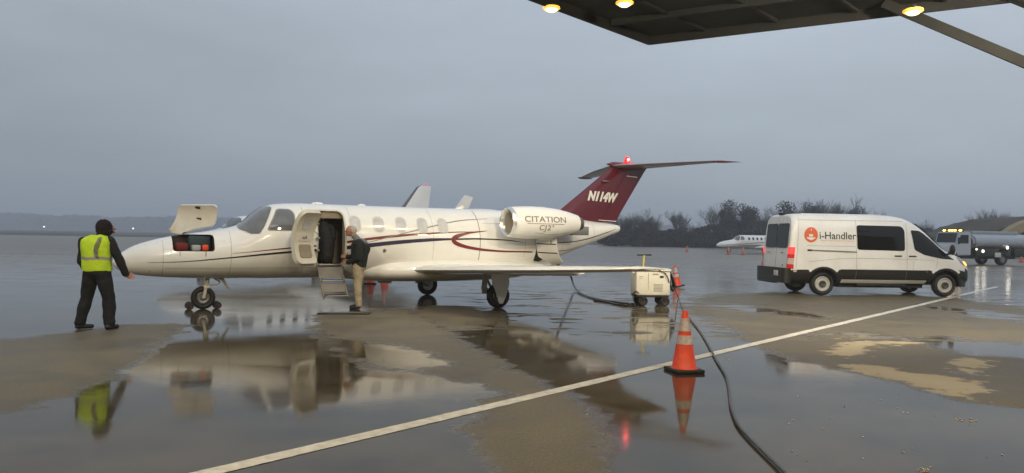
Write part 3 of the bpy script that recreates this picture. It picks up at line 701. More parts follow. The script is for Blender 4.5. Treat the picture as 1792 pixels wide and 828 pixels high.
            class FinS:
                def pt(s, x, z, sg, off):
                    # chord wise thickness of the fin
                    k = (z-2.03)/(3.66-2.03); a = 8.45+(10.66-8.45)*k; b = 10.72+(11.85-10.72)*k
                    if z > 2.03:
                        pass
                    u = max(.001, min(.999, (x-a)/(b-a))); th = .17+(.10-.17)*k
                    p = th*5.0*(.2969*math.sqrt(u)-.126*u-.3516*u*u+.2843*u**3-.1015*u**4)
                    return (x, sg*(p*1.0+off), z)
            fs = FinS()
            class FinN(FinS):
                pass
            for sg in (-1, 1):
                b = text_bm('N114W', .345, .35 if sg == -1 else -.1, .84, 1.0, .020)
                if sg == 1:
                    for v in b.verts: v.co.x *= -1
                decal('registration', None, fs, sg, .012, 'letter_white', finn, .08, place2d(b, 10.15, 2.72, R(-2)))
                decal('rudder_joint', ribbon([(10.20, 2.10), (10.55, 2.7), (11.0, 3.45)], (.006, .006)), fs, sg, .008, 'stripe_black', finn)
                decal('trim_line', [[(10.05, 2.085), (10.70, 2.06), (10.71, 2.08), (10.05, 2.10)]], fs, sg, .012, 'letter_white', finn)
                decal('trim_line', [[(11.03, 3.34), (11.42, 3.33), (11.43, 3.35), (11.04, 3.362)]], fs, sg, .012, 'letter_white', finn)
                bm = bmesh.new(); ellipsoid(bm, (10.27, sg*.10, 3.16), (.14, .06, .028), None, 12, 8); fin('tail_floodlight', bm, 'steel', finn)
    # stripes
    if hero:
        for sg in (-1, 1):
            st = [(-1.05, .975), (-.4, 1.0), (.36, 1.075), (1.0, 1.145), (1.6, 1.205), (2.10, 1.245)]
            decal('cheatline', ribbon(st, (.003, .010, .020, .026)), S, sg, .005, 'stripe_black', t)
            decal('cheatline', ribbon([(2.76, 1.30), (3.3, 1.36), (4.0, 1.435), (4.7, 1.49), (5.27, 1.515)], (.040, .045, .042, .036, .022)), S, sg, .005, 'stripe_dark', t)
            decal('cheatline', ribbon([(.45, 1.165), (1.0, 1.225), (1.6, 1.29), (2.10, 1.335)], (.003, .008, .015, .018)), S, sg, .005, 'stripe_red', t)
            decal('cheatline', ribbon([(2.76, 1.42), (3.3, 1.50), (3.9, 1.57), (4.6, 1.63), (5.3, 1.675), (6.0, 1.70)], (.024, .028, .027, .020, .010, .003)), S, sg, .005, 'stripe_red', t)
            decal('cheatline', ribbon([(6.2, 1.72), (5.75, 1.67), (5.42, 1.59), (5.30, 1.50), (5.42, 1.40), (5.8, 1.31), (6.5, 1.245), (7.55, 1.225)], (.004, .022, .045, .055, .045, .034, .022, .014)), S, sg, .008, 'stripe_red', t)
            decal('cheatline', ribbon([(5.36, 1.515), (6.0, 1.53), (6.8, 1.505), (7.3, 1.45)], (.020, .018, .012, .003)), S, sg, .005, 'stripe_black', t)
            decal('cheatline', ribbon([(8.36, 1.46), (9.0, 1.50), (9.6, 1.60), (10.2, 1.75), (10.6, 1.86)], (.010, .012, .014, .012, .004)), S, sg, .005, 'stripe_black', t)
            decal('cheatline', ribbon([(8.42, 1.25), (8.85, 1.28), (9.3, 1.38)], (.008, .008, .003)), S, sg, .005, 'stripe_red', t)
            for (x, z, r) in ((-1.02, .80, .028), (3.62, 1.24, .042), (-.9, 1.36, .012), (.30, 1.42, .012)):
                decal('port', [[(x+r*math.cos(a), z+r*math.sin(a)) for a in [k*.5236 for k in range(12)]]], S, sg, .006, 'steel' if x > 3 else 'frame', t)
            for poly in (rrect(6.0, 6.02, .95, 2.2, .005), rrect(1.86, 1.868, .75, 2.15, .003), rrect(-.80, -.794, .72, 1.4, .002), rrect(.42, .426, .70, 1.62, .002), rrect(2.86, 2.866, 1.05, 2.2, .002), rrect(4.80, 4.806, 1.05, 2.2, .002), rrect(7.3, 7.306, 1.1, 2.15, .002), rrect(8.55, 8.556, 1.15, 2.1, .002), rrect(9.7, 9.706, 1.5, 2.0, .002), rrect(-.78, 2.1, 1.165-.30, 1.170-.30, .002), rrect(6.1, 8.5, 1.90, 1.905, .002)):
                decal('panel_line', [poly], S, sg, .0035, 'seam', t)
            # heated wing root line / antenna sweep on the shoulder
            decal('panel_line', ribbon([(3.1, 1.385), (4.2, 1.66), (5.4, 1.93), (6.3, 2.02)], (.008, .010, .012, .004)), S, sg, .0065, 'seam', t)
    else:
        for sg in (-1, 1):
            decal('cheatline', ribbon([(-1.0, 1.0), (2, 1.2), (5, 1.45), (8.5, 1.5)], (.003, .03, .03, .01)), S, sg, .006, 'stripe_red' if style == 'plain' else 'exhaust', t, .3)
            decal('cheatline', ribbon([(-.8, .86), (2, .95), (5, .98), (8.0, 1.05)], (.003, .05, .05, .01)), S, sg, .006, 'bank' if style == 'plain' else 'exhaust', t, .3)
    # nose gear
    ng = bpy.data.objects.new('nose_gear', None); link(ng); ng.parent = t
    for sg in ((0,) if hero else (0,)):
        w = wheel(ng, (0, 0, .235), .235, .15, 'y', 'rubber', 'steel', -1); 
    bm = bmesh.new(); tube(bm, [(.10, 0, .72), (.06, 0, .52), (.03, 0, .46)], .045, 10); tube(bm, [(.06, 0, .60), (.06, 0, .50)], .055, 10)
    tube(bm, [(.10, .10, .46), (.04, .10, .46), (0, .10, .235)], .026, 8); tube(bm, [(.10, -.10, .46), (.04, -.10, .46), (0, -.10, .235)], .032, 8); box(bm, (.05, 0, .46), (.11, .26, .06), bev=.015)
    tube(bm, smooth_pts([(.12, -.02, .50), (.26, -.02, .50), (.31, -.02, .56), (.16, -.02, .66)], 5), .018, 6)
    fin('strut', bm, 'strut', ng, 40)
    if hero:
        bm = bmesh.new(); prism(bm, [(.20, .66), (.36, .66), (.50, .40), (.46, .40), (.33, .58)], 'y', -.145, -.13); fin('gear_door', bm, 'seam', ng, 0)
        bm = bmesh.new(); lathe(bm, [(.725, .045), (.70, .05), (.66, .05), (.65, .01)], (.08, -.10, 0), 'z', 12); fin('taxi_light', bm, 'glass_dark', ng)
    # main gears
    for sg in (-1, 1):
        mg = bpy.data.objects.new('main_gear', None); link(mg); mg.parent = t; y = sg*1.93
        wheel(mg, (5.88, y, .275), .275, .17, 'y', 'rubber', 'steel', sg)
        bm = bmesh.new(); tube(bm, [(5.62, y-sg*.14, .85), (5.60, y-sg*.14, .52), (5.62, y-sg*.14, .42)], .05, 10)
        tube(bm, [(5.60, y-sg*.14, .45), (5.75, y-sg*.13, .33), (5.88, y-sg*.12, .275)], .045, 10); tube(bm, [(5.62, y-sg*.14, .72), (5.80, y-sg*.13, .40)], .03, 8)
        ellipsoid(bm, (5.60, y-sg*.14, .44), (.07, .06, .10), None, 12, 8); tube(bm, [(5.88, y-sg*.16, .275), (5.88, y, .275)], .04, 8)
        fin('strut', bm, 'strut', mg, 40)
        if hero:
            bm = bmesh.new(); pts = round_poly([(5.62, .88), (6.06, .88), (6.09, .55), (6.02, .30), (5.93, .10), (5.84, .10), (5.76, .34), (5.66, .55)], .05)
            prism(bm, pts, 'y', y+sg*.115, y+sg*.14); fin('gear_door', bm, 'white', mg, 0)
            bm = bmesh.new(); box(bm, (5.56, y-sg*.05, .45), (.10, .10, .26), bev=.02); tube(bm, [(5.55, y, .34), (5.52, y, .60), (5.60, y, .84)], .012, 6); fin('brake_unit', bm, 'steel', mg)
    # antennas on the roof
    if hero:
        for x, r in ((2.33, .14), (3.35, .10)):
            bm = bmesh.new(); ellipsoid(bm, (x, 0, 2.245), (r, .07, .045), None, 16, 8); fin('antenna', bm, 'white', t)
        bm = bmesh.new(); prism(bm, [(5.68, 2.24), (5.92, 2.24), (5.96, 2.34), (5.88, 2.34)], 'y', -.012, .012); fin('antenna', bm, 'white', t, 0)
        bm = bmesh.new(); box(bm, (1.02, -.64, 1.50), (.10, .02, .012)); tube(bm, [(.93, -.62, 1.62), (1.02, -.66, 1.60)], .008, 6); fin('pitot_tube', bm, 'chrome', t)
        bm = bmesh.new(); tube(bm, [(.76, -.42, 1.76), (.95, -.60, 1.64), (1.22, -.46, 2.04)], .006, 5); fin('wiper', bm, 'black_metal', t)
    return t, S
hero, HS = jet('business_jet', 'large white business jet with a maroon tail fin, door and nose hatch open', G(355, 541), R(30.5))

# open nose hatch, hinged at its top edge
poly = rrect(-.65, .13, 1.19, 1.55, .07)
hx = HS.pt(-.26, 1.55, -1, .0)
slope = math.atan2(HS.pt(.13, 1.55, -1, 0)[1]-HS.pt(-.65, 1.55, -1, 0)[1], .78)
mtx = Matrix.Translation((0, 0, .05)) @ Matrix.Translation(hx) @ Matrix.Rotation(slope, 4, 'Z') @ Matrix.Rotation(R(8), 4, 'Y').inverted() @ Matrix.Rotation(R(-142), 4, 'X') @ Matrix.Rotation(-slope, 4, 'Z') @ Matrix.Translation(-Vector(hx))
hd = panel('nose_hatch', poly, HS, -1, .0, -.045, ('white', 'cream', 'frame'), hero, .05, mtx)
for x, z in ((-.25, 1.245), (-.2, 1.45)):
    bm = bmesh.new(); p = Vector(HS.pt(x, z, -1, -.05)); box(bm, p, (.10, .02, .05), None, .004); bmesh.ops.transform(bm, matrix=mtx, verts=bm.verts[:]); fin('latch', bm, 'black_metal', hd)
for x in (-.5, -.04):
    bm = bmesh.new(); p = Vector(HS.pt(x, 1.19, -1, .01)); tube(bm, [p, p+Vector((0, -.01, -.09))], .008, 6); fin('latch', bm, 'steel', hero)
# stays of the hatch
bm = bmesh.new()
# contents of the nose bay
def bayobj(name, label, cat, c, s, m, rz=0, bev=.03):
    bm = bmesh.new(); w = hero.matrix_basis @ Vector(c); box(bm, (0, 0, 0), s, Matrix.Rotation(hero.rotation_euler.z+rz, 3, 'Z'), bev); o = fin(name, bm, m, None, 40, w); return o
for o_, l_, c_ in ((bayobj('duffel_bag', None, None, (-.47, -.32, 1.285), (.24, .28, .16), 'bag_red', .1, .05), 'dark red soft bag at the front of the open nose bay', 'bag'),
                   (bayobj('storage_box', None, None, (-.20, -.34, 1.265), (.17, .22, .12), 'bag_grey'), 'grey box in the middle of the open nose bay', 'box'),
                   (bayobj('storage_box', None, None, (-.03, -.36, 1.268), (.12, .20, .125), 'orange'), 'small orange box at the rear of the open nose bay', 'box'),
                   (bayobj('cooler_bag', None, None, (-.12, -.20, 1.36), (.42, .18, .30), 'bag_teal', 0, .04), 'dark teal case behind the boxes in the nose bay', 'case')):
    tag(o_, l_, c_)

# open entrance door, swung forward on its front edge
dpoly = rrect(2.14, 2.72, .93, 2.08, .12)
hx = Vector((2.13, HS.pt(2.14, 1.45, -1, .01)[1]-.05, 0))
mtx = Matrix.Translation(hx+Vector((-.22, -.02, 0))) @ Matrix.Rotation(R(-146), 4, 'Z') @ Matrix.Translation(-hx)
door = panel('entry_door', dpoly, HS, -1, .0, -.09, ('white', 'trim_l', 'cream') if 'trim_l' in M else ('white', 'cream', 'cream'), hero, .06, mtx)
def dpanel(name, poly, o1, o2, mats): return panel(name, poly, HS, -1, o1, o2, mats, door, .05, mtx)
dpanel('door_window', rrect(2.30, 2.55, 1.68, 1.96, .08), .004, -.096, ('cabin_glass', 'cabin_glass', 'seam'))
dpanel('door_pocket', rrect(2.26, 2.60, 1.06, 1.36, .05), -.088, -.11, ('trim', 'trim', 'trim'))
dpanel('door_pad', rrect(2.24, 2.62, 1.44, 1.60, .04), -.088, -.105, ('cream', 'cream', 'frame'))
bm = bmesh.new(); p = [HS.pt(2.40, 1.50, -1, -.12), HS.pt(2.44, 1.56, -1, -.16), HS.pt(2.52, 1.52, -1, -.12)]; tube(bm, p, .012, 6); bmesh.ops.transform(bm, matrix=mtx, verts=bm.verts[:]); fin('handle', bm, 'steel', door)
# door surround
bm = bmesh.new(); fr = rrect(2.11, 2.75, .90, 2.11, .14); inn = rrect(2.14, 2.72, .93, 2.08, .12)
polys = [[fr[i], fr[(i+1) % len(fr)], inn[(i+1) % len(inn)], inn[i]] for i in range(len(fr))]; bm.free()
decal('door_surround', polys, HS, -1, .008, 'cream', hero, .06)
# hinge arm, door cable
bm = bmesh.new(); tube(bm, smooth_pts([HS.pt(1.92, 1.92, -1, .03), HS.pt(1.93, 1.80, -1, .06), HS.pt(2.05, 1.62, -1, .08), HS.pt(2.15, 1.56, -1, .05)], 6), .007, 6); fin('door_cable', bm, 'black_metal', hero)
bm = bmesh.new(); 
for z in (1.50, 1.24, 1.80): q = Vector(HS.pt(2.10, z, -1, .0)); box(bm, q+Vector((.02, -.05, 0)), (.05, .12, .035), None, .006)
fin('hinge', bm, 'seam', hero)
# airstair
sd0 = -HS.y(2.43, .95)
for k, (zz, yy, dd) in enumerate(((.93, sd0+.03, .16), (.60, sd0-.22, .20), (.30, sd0-.46, .26))):
    bm = bmesh.new(); box(bm, (2.43, yy, zz), (.50, dd, .035), None, .008); st = fin('step', bm, 'steel', hero)
    bm = bmesh.new(); box(bm, (2.43, yy, zz+.0205), (.44, dd-.05, .006)); fin('tread', bm, 'rubber', st)
for x in (2.175, 2.685):
    bm = bmesh.new(); beam_pts = [(x, sd0+.04, .93), (x, sd0-.50, .24)]
    p, q = Vector(beam_pts[0]), Vector(beam_pts[1]); tube(bm, [p, q], .022, 6); tube(bm, [(x, sd0+.02, .80), (x, sd0-.34, .42)], .012, 6); fin('stringer', bm, 'riser', hero)
for zz, yy, h in ((.765, sd0-.10, .20), (.45, sd0-.33, .14)):
    bm = bmesh.new(); box(bm, (2.43, yy, zz), (.48, .012, h*1.35), Matrix.Rotation(R(-32), 3, 'X')); fin('riser', bm, 'riser', hero)
bm = bmesh.new(); tube(bm, smooth_pts([(2.70, sd0+.02, .98), (2.78, sd0-.10, 1.15), (2.80, sd0-.05, 1.45), (2.76, -.78, 1.60)], 6), .012, 6); fin('handrail', bm, 'black_metal', hero)

# rear baggage door hanging open
bp = [(7.74, 1.60), (8.34, 1.60), (8.34, .98), (7.95, .98), (7.74, 1.06)]
S2 = HS
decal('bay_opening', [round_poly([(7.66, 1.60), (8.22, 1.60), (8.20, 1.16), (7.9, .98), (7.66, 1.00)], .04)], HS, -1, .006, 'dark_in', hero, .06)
hx = Vector((7.66, HS.pt(7.66, 1.35, -1, .01)[1], 0))
mtx = Matrix.Translation(hx) @ Matrix.Rotation(R(-64), 4, 'Z') @ Matrix.Translation(-hx)
rd = panel('baggage_door', round_poly([(7.66, 1.57), (8.20, 1.57), (8.20, .98), (7.95, .92), (7.66, 1.12)], .03), HS, -1, .03, .0, ('white', 'trim', 'white'), hero, .06, mtx)
for zz in (1.44, 1.23):
    b = flat_bm(ribbon([(7.67, zz), (7.9, zz-.01), (8.18, zz-.01)], (.012, .012)))
    slice_bm(b, .06)
    for v in b.verts: v.co = mtx @ Vector(HS.pt(v.co.x, v.co.z, -1, .034))
    fin('cheatline', b, 'stripe_black', rd, 60)
bm = bmesh.new(); p = [HS.pt(8.05, 1.52, -1, .035), HS.pt(8.07, 1.48, -1, .055), HS.pt(8.05, 1.44, -1, .04)]; tube(bm, p, .009, 6); bmesh.ops.transform(bm, matrix=mtx, verts=bm.verts[:]); fin('handle', bm, 'steel', rd)

# the two other aircraft
jet('turbofan_aircraft', 'white jet with brown edged fin parked directly behind the large jet', (-11.5, 27.6), R(45), False, 'tan')
q = G(1258, 443)
jet('small_jet', 'small white jet parked far off beside the trees, nose left, behind the van', (q[0]+1.2, q[1]), R(12), False, 'plain')
# ------------------------------------------------------------ people
def body_mesh(name, segs, mats, parent, voxel=.008, sm=2):
    """segs: (p0, r0, p1, r1, mat) tapered capsules or ('e', centre, radii, rot, mat) ellipsoids, fused to one skin"""
    bm = bmesh.new()
    for s in segs:
        if s[0] == 'e': ellipsoid(bm, s[1], s[2], s[3], 20, 14); continue
        p0, r0, p1, r1, m = s; p0, p1 = Vector(p0), Vector(p1)
        n = 6 if (p1-p0).length > .05 else 3
        tube(bm, [p0.lerp(p1, k/n) for k in range(n+1)], [r0+(r1-r0)*k/n for k in range(n+1)], 14)
        ellipsoid(bm, p0, (r0, r0, r0), None, 14, 10); ellipsoid(bm, p1, (r1, r1, r1), None, 14, 10)
    bmesh.ops.recalc_face_normals(bm, faces=bm.faces[:])
    me = bpy.data.meshes.new(name); bm.to_mesh(me); bm.free(); o = bpy.data.objects.new(name, me); link(o)
    md = o.modifiers.new('r', 'REMESH'); md.mode = 'VOXEL'; md.voxel_size = voxel
    md = o.modifiers.new('s', 'SMOOTH'); md.iterations = sm; md.factor = .5
    dg = bpy.context.evaluated_depsgraph_get(); dg.update(); m2 = bpy.data.meshes.new_from_object(o.evaluated_get(dg)); o.modifiers.clear(); o.data = m2; bpy.data.meshes.remove(me)
    for k in mats: m2.materials.append(M[k])
    nf = len(m2.polygons); C_ = np.empty(nf*3); m2.polygons.foreach_get('center', C_); C_ = C_.reshape(-1, 3); best = np.full(nf, 9.0); bi = np.zeros(nf, int)
    for s in segs:
        if s[0] == 'e': a = b = Vector(s[1]); ra = rb = sum(s[2])/3; mi = mats.index(s[4])
        else: a, b, ra, rb, mi = Vector(s[0]), Vector(s[2]), s[1], s[3], mats.index(s[4])
        a = np.array(a); d = np.array(b)-a; L = float(d@d); t_ = np.zeros(nf) if L == 0 else np.clip((C_-a)@d/L, 0, 1)
        q = np.linalg.norm(C_-a-t_[:, None]*d, axis=1)-(ra+(rb-ra)*t_); w = q < best; best[w] = q[w]; bi[w] = mi
    m2.polygons.foreach_set('material_index', bi.astype(np.int32)); m2.polygons.foreach_set('use_smooth', np.ones(nf, bool))
    # cloth folds
    nv = len(m2.vertices); NO = np.empty(nv*3); m2.vertices.foreach_get('normal', NO); NO = NO.reshape(-1, 3)
    CO = np.empty(nv*3); m2.vertices.foreach_get('co', CO); CO = CO.reshape(-1, 3)
    for i_ in range(nv):
        vc = Vector(CO[i_]); n_ = noise.noise(Vector((vc.x*8, vc.y*8, vc.z*7)))*.013+noise.noise(vc*22)*.004
        if .12 < vc.z < 1.42: CO[i_] += NO[i_]*n_
        elif 'hood' in mats and vc.z > 1.55: CO[i_] += NO[i_]*(noise.noise(vc*70)*.010+noise.noise(vc*25)*.008)
    m2.vertices.foreach_set('co', CO.ravel()); m2.update()
    o.parent = parent; return o
def hand(p, d, side, curl=.5, up=Vector((0, 0, 1)), s=1.0, m='skin'):
    """palm + five bent fingers; p wrist, d pointing direction, side = direction of the thumb"""
    d = Vector(d).normalized(); th = Vector(side).normalized(); nrm = d.cross(th).normalized(); p = Vector(p); r = []
    pe = p+d*.075*s
    for k in (-1, 0, 1): r.append((p+th*.012*k*s, .020*s, pe+th*.024*k*s, .016*s, m))
    for k, ln in ((-1.5, .055), (-.5, .068), (.5, .074), (1.5, .066)):
        a = pe+th*(.019*k)*s; d1 = (d+nrm*curl*.7).normalized(); b = a+d1*ln*.55*s; d2 = (d+nrm*curl*1.9).normalized(); c = b+d2*ln*.5*s
        r.append((a, .0100*s, b, .0090*s, m)); r.append((b, .0090*s, c, .0078*s, m))
    a = p+d*.02*s+th*.022*s; b = a+(d*.5+th*.8).normalized()*.045*s; c = b+(d+nrm*curl).normalized()*.032*s
    r.append((a, .012*s, b, .011*s, m)); r.append((b, .011*s, c, .009*s, m)); return r
def V3(x, y, z): return Vector((x, y, z))
# --- the marshaller in the lime vest (seen from behind, three quarter to the right)
wx, wy = G(168, 576)
t = thing('person', 'person in lime yellow vest, dark hood and trousers, reaching for the jet nose', 'person', (wx, wy, 0))
# scale: 107.8 px per metre
s_ = []
pel = V3(0, 0, .93); che = V3(-.02, .02, 1.33); nk = V3(.03, .04, 1.50); hd_ = V3(.06, .05, 1.635)
s_ += [(pel+V3(-.075, 0, -.02), .125, pel+V3(.075, 0, -.02), .125, 'jacket'), (pel, .15, V3(-.01, .01, 1.12), .145, 'jacket'), (V3(-.01, .01, 1.12), .15, che, .155, 'jacket'),
       (che+V3(-.12, -.02, .06), .10, che+V3(.12, .03, .06), .10, 'jacket'), (V3(0, .02, 1.43), .075, nk, .07, 'jacket'), (nk, .065, hd_, .08, 'hood'),
       ('e', hd_, (.105, .125, .135), None, 'hood'), ('e', hd_+V3(.02, .0, -.07), (.10, .11, .08), None, 'hood'),
       ('e', hd_+V3(.055, .085, -.02), (.05, .045, .07), None, 'skin'), ('e', hd_+V3(.10, .125, -.02), (.012, .018, .016), None, 'skin'), ('e', hd_+V3(.08, .12, -.075), (.02, .02, .02), None, 'skin')]
# left leg (picture left), right leg
s_ += [(pel+V3(-.09, 0, -.05), .115, V3(-.155, .02, .50), .088, 'trouser'), (V3(-.155, .02, .50), .088, V3(-.225, -.02, .11), .078, 'trouser'),
       (V3(-.225, -.02, .10), .058, V3(-.225, -.03, .05), .05, 'boot'), (V3(-.235, -.05, .045), .043, V3(-.10, .06, .038), .036, 'boot'),
       (pel+V3(.09, 0, -.05), .115, V3(.165, .02, .50), .088, 'trouser'), (V3(.165, .02, .50), .088, V3(.20, -.01, .11), .080, 'trouser'),
       (V3(.20, -.01, .10), .058, V3(.205, -.03, .05), .052, 'boot'), (V3(.205, -.06, .045), .045, V3(.245, .10, .038), .038, 'boot')]
# near (right) arm reaching, left arm hanging in front
sh = che+V3(.17, .03, .09); el = V3(.26, .10, 1.13); wr = V3(.335, .17, .885)
s_ += [(sh, .078, el, .062, 'jacket'), (el, .062, wr, .048, 'jacket')] + hand(wr, V3(.05, .03, -.045), V3(.3, .3, .4), .5)
sh = che+V3(-.18, -.02, .08); el = V3(-.235, .02, 1.08); wr = V3(-.20, .16, .88)
s_ += [(sh, .075, el, .060, 'jacket'), (el, .060, wr, .046, 'jacket')] + hand(wr, V3(.03, .08, -.07), V3(1, 0, .2), .5)
body_mesh('body', s_, ['jacket', 'trouser', 'hood', 'skin', 'boot'], t); t.scale = (1.1, 1.1, 1)
# vest: rings round the torso
def vest(parent, rings, seg=40):
    bm = bmesh.new(); rr_ = []
    for (c, rx, ry, rot) in rings:
        r = []
        for k in range(seg):
            a = 2*math.pi*k/seg; x = rx*math.copysign(abs(math.cos(a))**.85, math.cos(a)); y = ry*math.copysign(abs(math.sin(a))**.85, math.sin(a))
            w = 1+.03*math.sin(a*5+c[2]*9)+.012*noise.noise(Vector((a*3, c[2]*14, 0)))
            r.append(bm.verts.new((c[0]+(x*math.cos(rot)-y*math.sin(rot))*w, c[1]+(x*math.sin(rot)+y*math.cos(rot))*w, c[2]+.006*math.sin(a*4))))
        rr_.append(r)
    for a, b in zip(rr_, rr_[1:]):
        for k in range(seg):
            f = bm.faces.new((a[k], a[(k+1) % seg], b[(k+1) % seg], b[k])); c = f.calc_center_median()
            zz = c.z
            if 1.115 < zz < 1.165: f.material_index = 1
            if zz > 1.155 and k in (31, 32, 25, 24) and False: f.material_index = 1
    bmesh.ops.recalc_face_normals(bm, faces=bm.faces[:])
    bmesh.ops.solidify(bm, geom=bm.faces[:], thickness=.006)
    return fin('vest', bm, ['vest', 'vest_band'], parent, 60)
rg = []
rt = R(12)
for z, rx, ry, cx in ((.94, .195, .165, 0), (.97, .197, .168, 0), (1.03, .196, .168, -.005), (1.085, .194, .168, -.008), (1.115, .196, .17, -.01), (1.165, .198, .17, -.01), (1.20, .198, .172, -.012), (1.27, .204, .175, -.018), (1.34, .212, .172, -.02), (1.40, .215, .160, -.018), (1.44, .20, .143, -.012), (1.475, .165, .12, 0), (1.50, .12, .10, .015), (1.515, .09, .09, .022)):
    rg.append(((cx, .012, z), rx, ry, rt))
ve = vest(t, rg, 48)
bm = bmesh.new()
def vband(x0, pts_):
    prev = None
    for (x, y, z) in pts_:
        q = (bm.verts.new((x-.024, y-.004, z)), bm.verts.new((x+.024, y+.004, z)))
        if prev: bm.faces.new((prev[0], prev[1], q[1], q[0]))
        prev = q
vband(0, [(.085, -.170, 1.165), (.072, -.175, 1.22), (.070, -.176, 1.28), (.078, -.173, 1.34), (.092, -.158, 1.40), (.098, -.132, 1.445), (.095, -.100, 1.478)])
bmesh.ops.solidify(bm, geom=bm.faces[:], thickness=.006); fin('reflective_strip', bm, 'vest_band', ve, 60)

# --- man at the steps, facing left
t = thing('person', 'grey haired person in a black jacket and khaki trousers, standing at the open jet door', 'person', (*G(627, 541), 0))
s_ = [(V3(-.0, -.06, .90), .125, V3(.0, .06, .90), .125, 'khaki'), (V3(0, 0, .95), .15, V3(.01, 0, 1.15), .165, 'jacket2'), (V3(.01, 0, 1.12), .165, V3(.0, 0, 1.33), .165, 'jacket2'),
      (V3(.04, -.08, .95), .10, V3(.10, -.02, 1.30), .115, 'jacket2'), (V3(.02, -.13, 1.40), .095, V3(.02, .13, 1.40), .095, 'jacket2'), (V3(-.02, 0, 1.45), .075, V3(-.09, 0, 1.545), .062, 'collar'),
      (V3(-.08, 0, 1.52), .056, V3(-.14, 0, 1.62), .058, 'skin'), ('e', V3(-.165, 0, 1.665), (.098, .078, .112), Matrix.Rotation(R(-12), 3, 'Y'), 'skin'), ('e', V3(-.20, 0, 1.60), (.062, .055, .055), None, 'skin'),
      ('e', V3(-.272, 0, 1.645), (.022, .014, .020), None, 'skin'), ('e', V3(-.255, 0, 1.605), (.014, .022, .010), None, 'skin'), ('e', V3(-.245, 0, 1.575), (.02, .022, .018), None, 'skin'),
      ('e', V3(-.14, -.08, 1.65), (.016, .012, .032), None, 'skin'), ('e', V3(-.14, .08, 1.65), (.016, .012, .032), None, 'skin'),
      (V3(.0, -.08, .88), .105, V3(.0, -.10, .50), .078, 'khaki'), (V3(.0, -.10, .50), .078, V3(.03, -.10, .11), .066, 'khaki'), (V3(.03, -.10, .06), .045, V3(-.12, -.11, .038), .034, 'boot'),
      (V3(.0, .08, .88), .105, V3(-.04, .10, .50), .078, 'khaki'), (V3(-.04, .10, .50), .078, V3(-.02, .10, .11), .066, 'khaki'), (V3(-.02, .10, .06), .045, V3(-.16, .09, .038), .034, 'boot'),
      (V3(.05, -.19, 1.39), .085, V3(.03, -.24, 1.10), .068, 'jacket2'), (V3(.03, -.24, 1.10), .066, V3(-.17, -.16, 1.00), .050, 'jacket2'),
      (V3(.0, .19, 1.39), .085, V3(-.05, .23, 1.12), .068, 'jacket2'), (V3(-.05, .23, 1.12), .066, V3(-.25, .16, 1.10), .050, 'jacket2')]
s_ += hand(V3(-.18, -.155, .995), V3(-1, .1, -.15), V3(0, .2, 1), .7) + hand(V3(-.26, .155, 1.10), V3(-1, -.1, .15), V3(0, .2, 1), .7)
b = body_mesh('body', s_, ['jacket2', 'khaki', 'collar', 'skin', 'boot'], t); t.scale = (1.1, 1.12, 1)
bm = bmesh.new(); q = bmesh.ops.create_uvsphere(bm, u_segments=24, v_segments=16, radius=1)
bmesh.ops.transform(bm, matrix=Matrix.Translation((-.155, 0, 1.675)) @ Matrix.Rotation(R(-12), 4, 'Y') @ Matrix.Diagonal((.101, .084, .108, 1)), verts=bm.verts[:])
bmesh.ops.delete(bm, geom=[f for f in bm.faces if f.calc_center_median().x < -.155+(.03 if f.calc_center_median().z < 1.70 else .0) or f.calc_center_median().z < 1.60 or f.calc_center_median().z > 1.765], context='FACES')
for v in bm.verts: v.co += v.normal*noise.noise(v.co*60)*.006
bmesh.ops.solidify(bm, geom=bm.faces[:], thickness=.008); fin('hair', bm, 'hair_grey', t)
for y in (-.045, .045):
    bm = bmesh.new(); ellipsoid(bm, (-.245, y*.75, 1.665), (.010, .012, .008), None, 10, 8); fin('eye', bm, 'eye', t)
bm = bmesh.new(); ellipsoid(bm, (.06, 0, 1.44), (.11, .12, .06), Matrix.Rotation(R(25), 3, 'Y')); fin('folded_hood', bm, 'collar', t)

# --- traveller in black inside the doorway, bending forward, back to us
P = hero.matrix_basis @ Vector((2.40, -.42, .932))
t = thing('person', 'person all in black, bent over in the jet doorway at the top of the steps', 'person', P, R(30.5))
s_ = [(V3(-.09, 0, .50), .125, V3(.09, 0, .50), .125, 'jacket'), (V3(0, 0, .52), .16, V3(-.02, .12, .80), .155, 'jacket'), (V3(-.14, .10, .80), .09, V3(.11, .10, .80), .09, 'jacket'),
      (V3(-.03, .13, .85), .065, V3(-.04, .20, .93), .06, 'jacket'), ('e', V3(-.05, .22, .955), (.075, .095, .10), None, 'hair_grey'), ('e', V3(-.05, .30, .93), (.05, .03, .07), None, 'skin'), ('e', V3(-.05, .33, .93), (.012, .014, .014), None, 'skin'),
      (V3(-.10, 0, .50), .115, V3(-.12, -.04, .28), .085, 'jacket'), (V3(-.12, -.04, .28), .08, V3(-.11, .06, .07), .065, 'trouser'), (V3(-.11, .04, .035), .036, V3(-.11, .16, .032), .032, 'boot'),
      (V3(.10, 0, .50), .115, V3(.11, -.05, .28), .085, 'jacket'), (V3(.11, -.05, .28), .08, V3(.11, .0, .07), .065, 'trouser'), (V3(.11, -.02, .035), .036, V3(.11, .10, .032), .032, 'boot'),
      (V3(-.17, .10, .80), .075, V3(-.20, .0, .56), .062, 'jacket'), (V3(-.20, .0, .56), .06, V3(-.17, .14, .40), .045, 'jacket'),
      (V3(.15, .10, .80), .075, V3(.19, .03, .58), .062, 'jacket'), (V3(.19, .03, .58), .06, V3(.18, .18, .50), .045, 'jacket'),
      (V3(0, -.06, .45), .15, V3(0, -.07, .18), .17, 'jacket')]
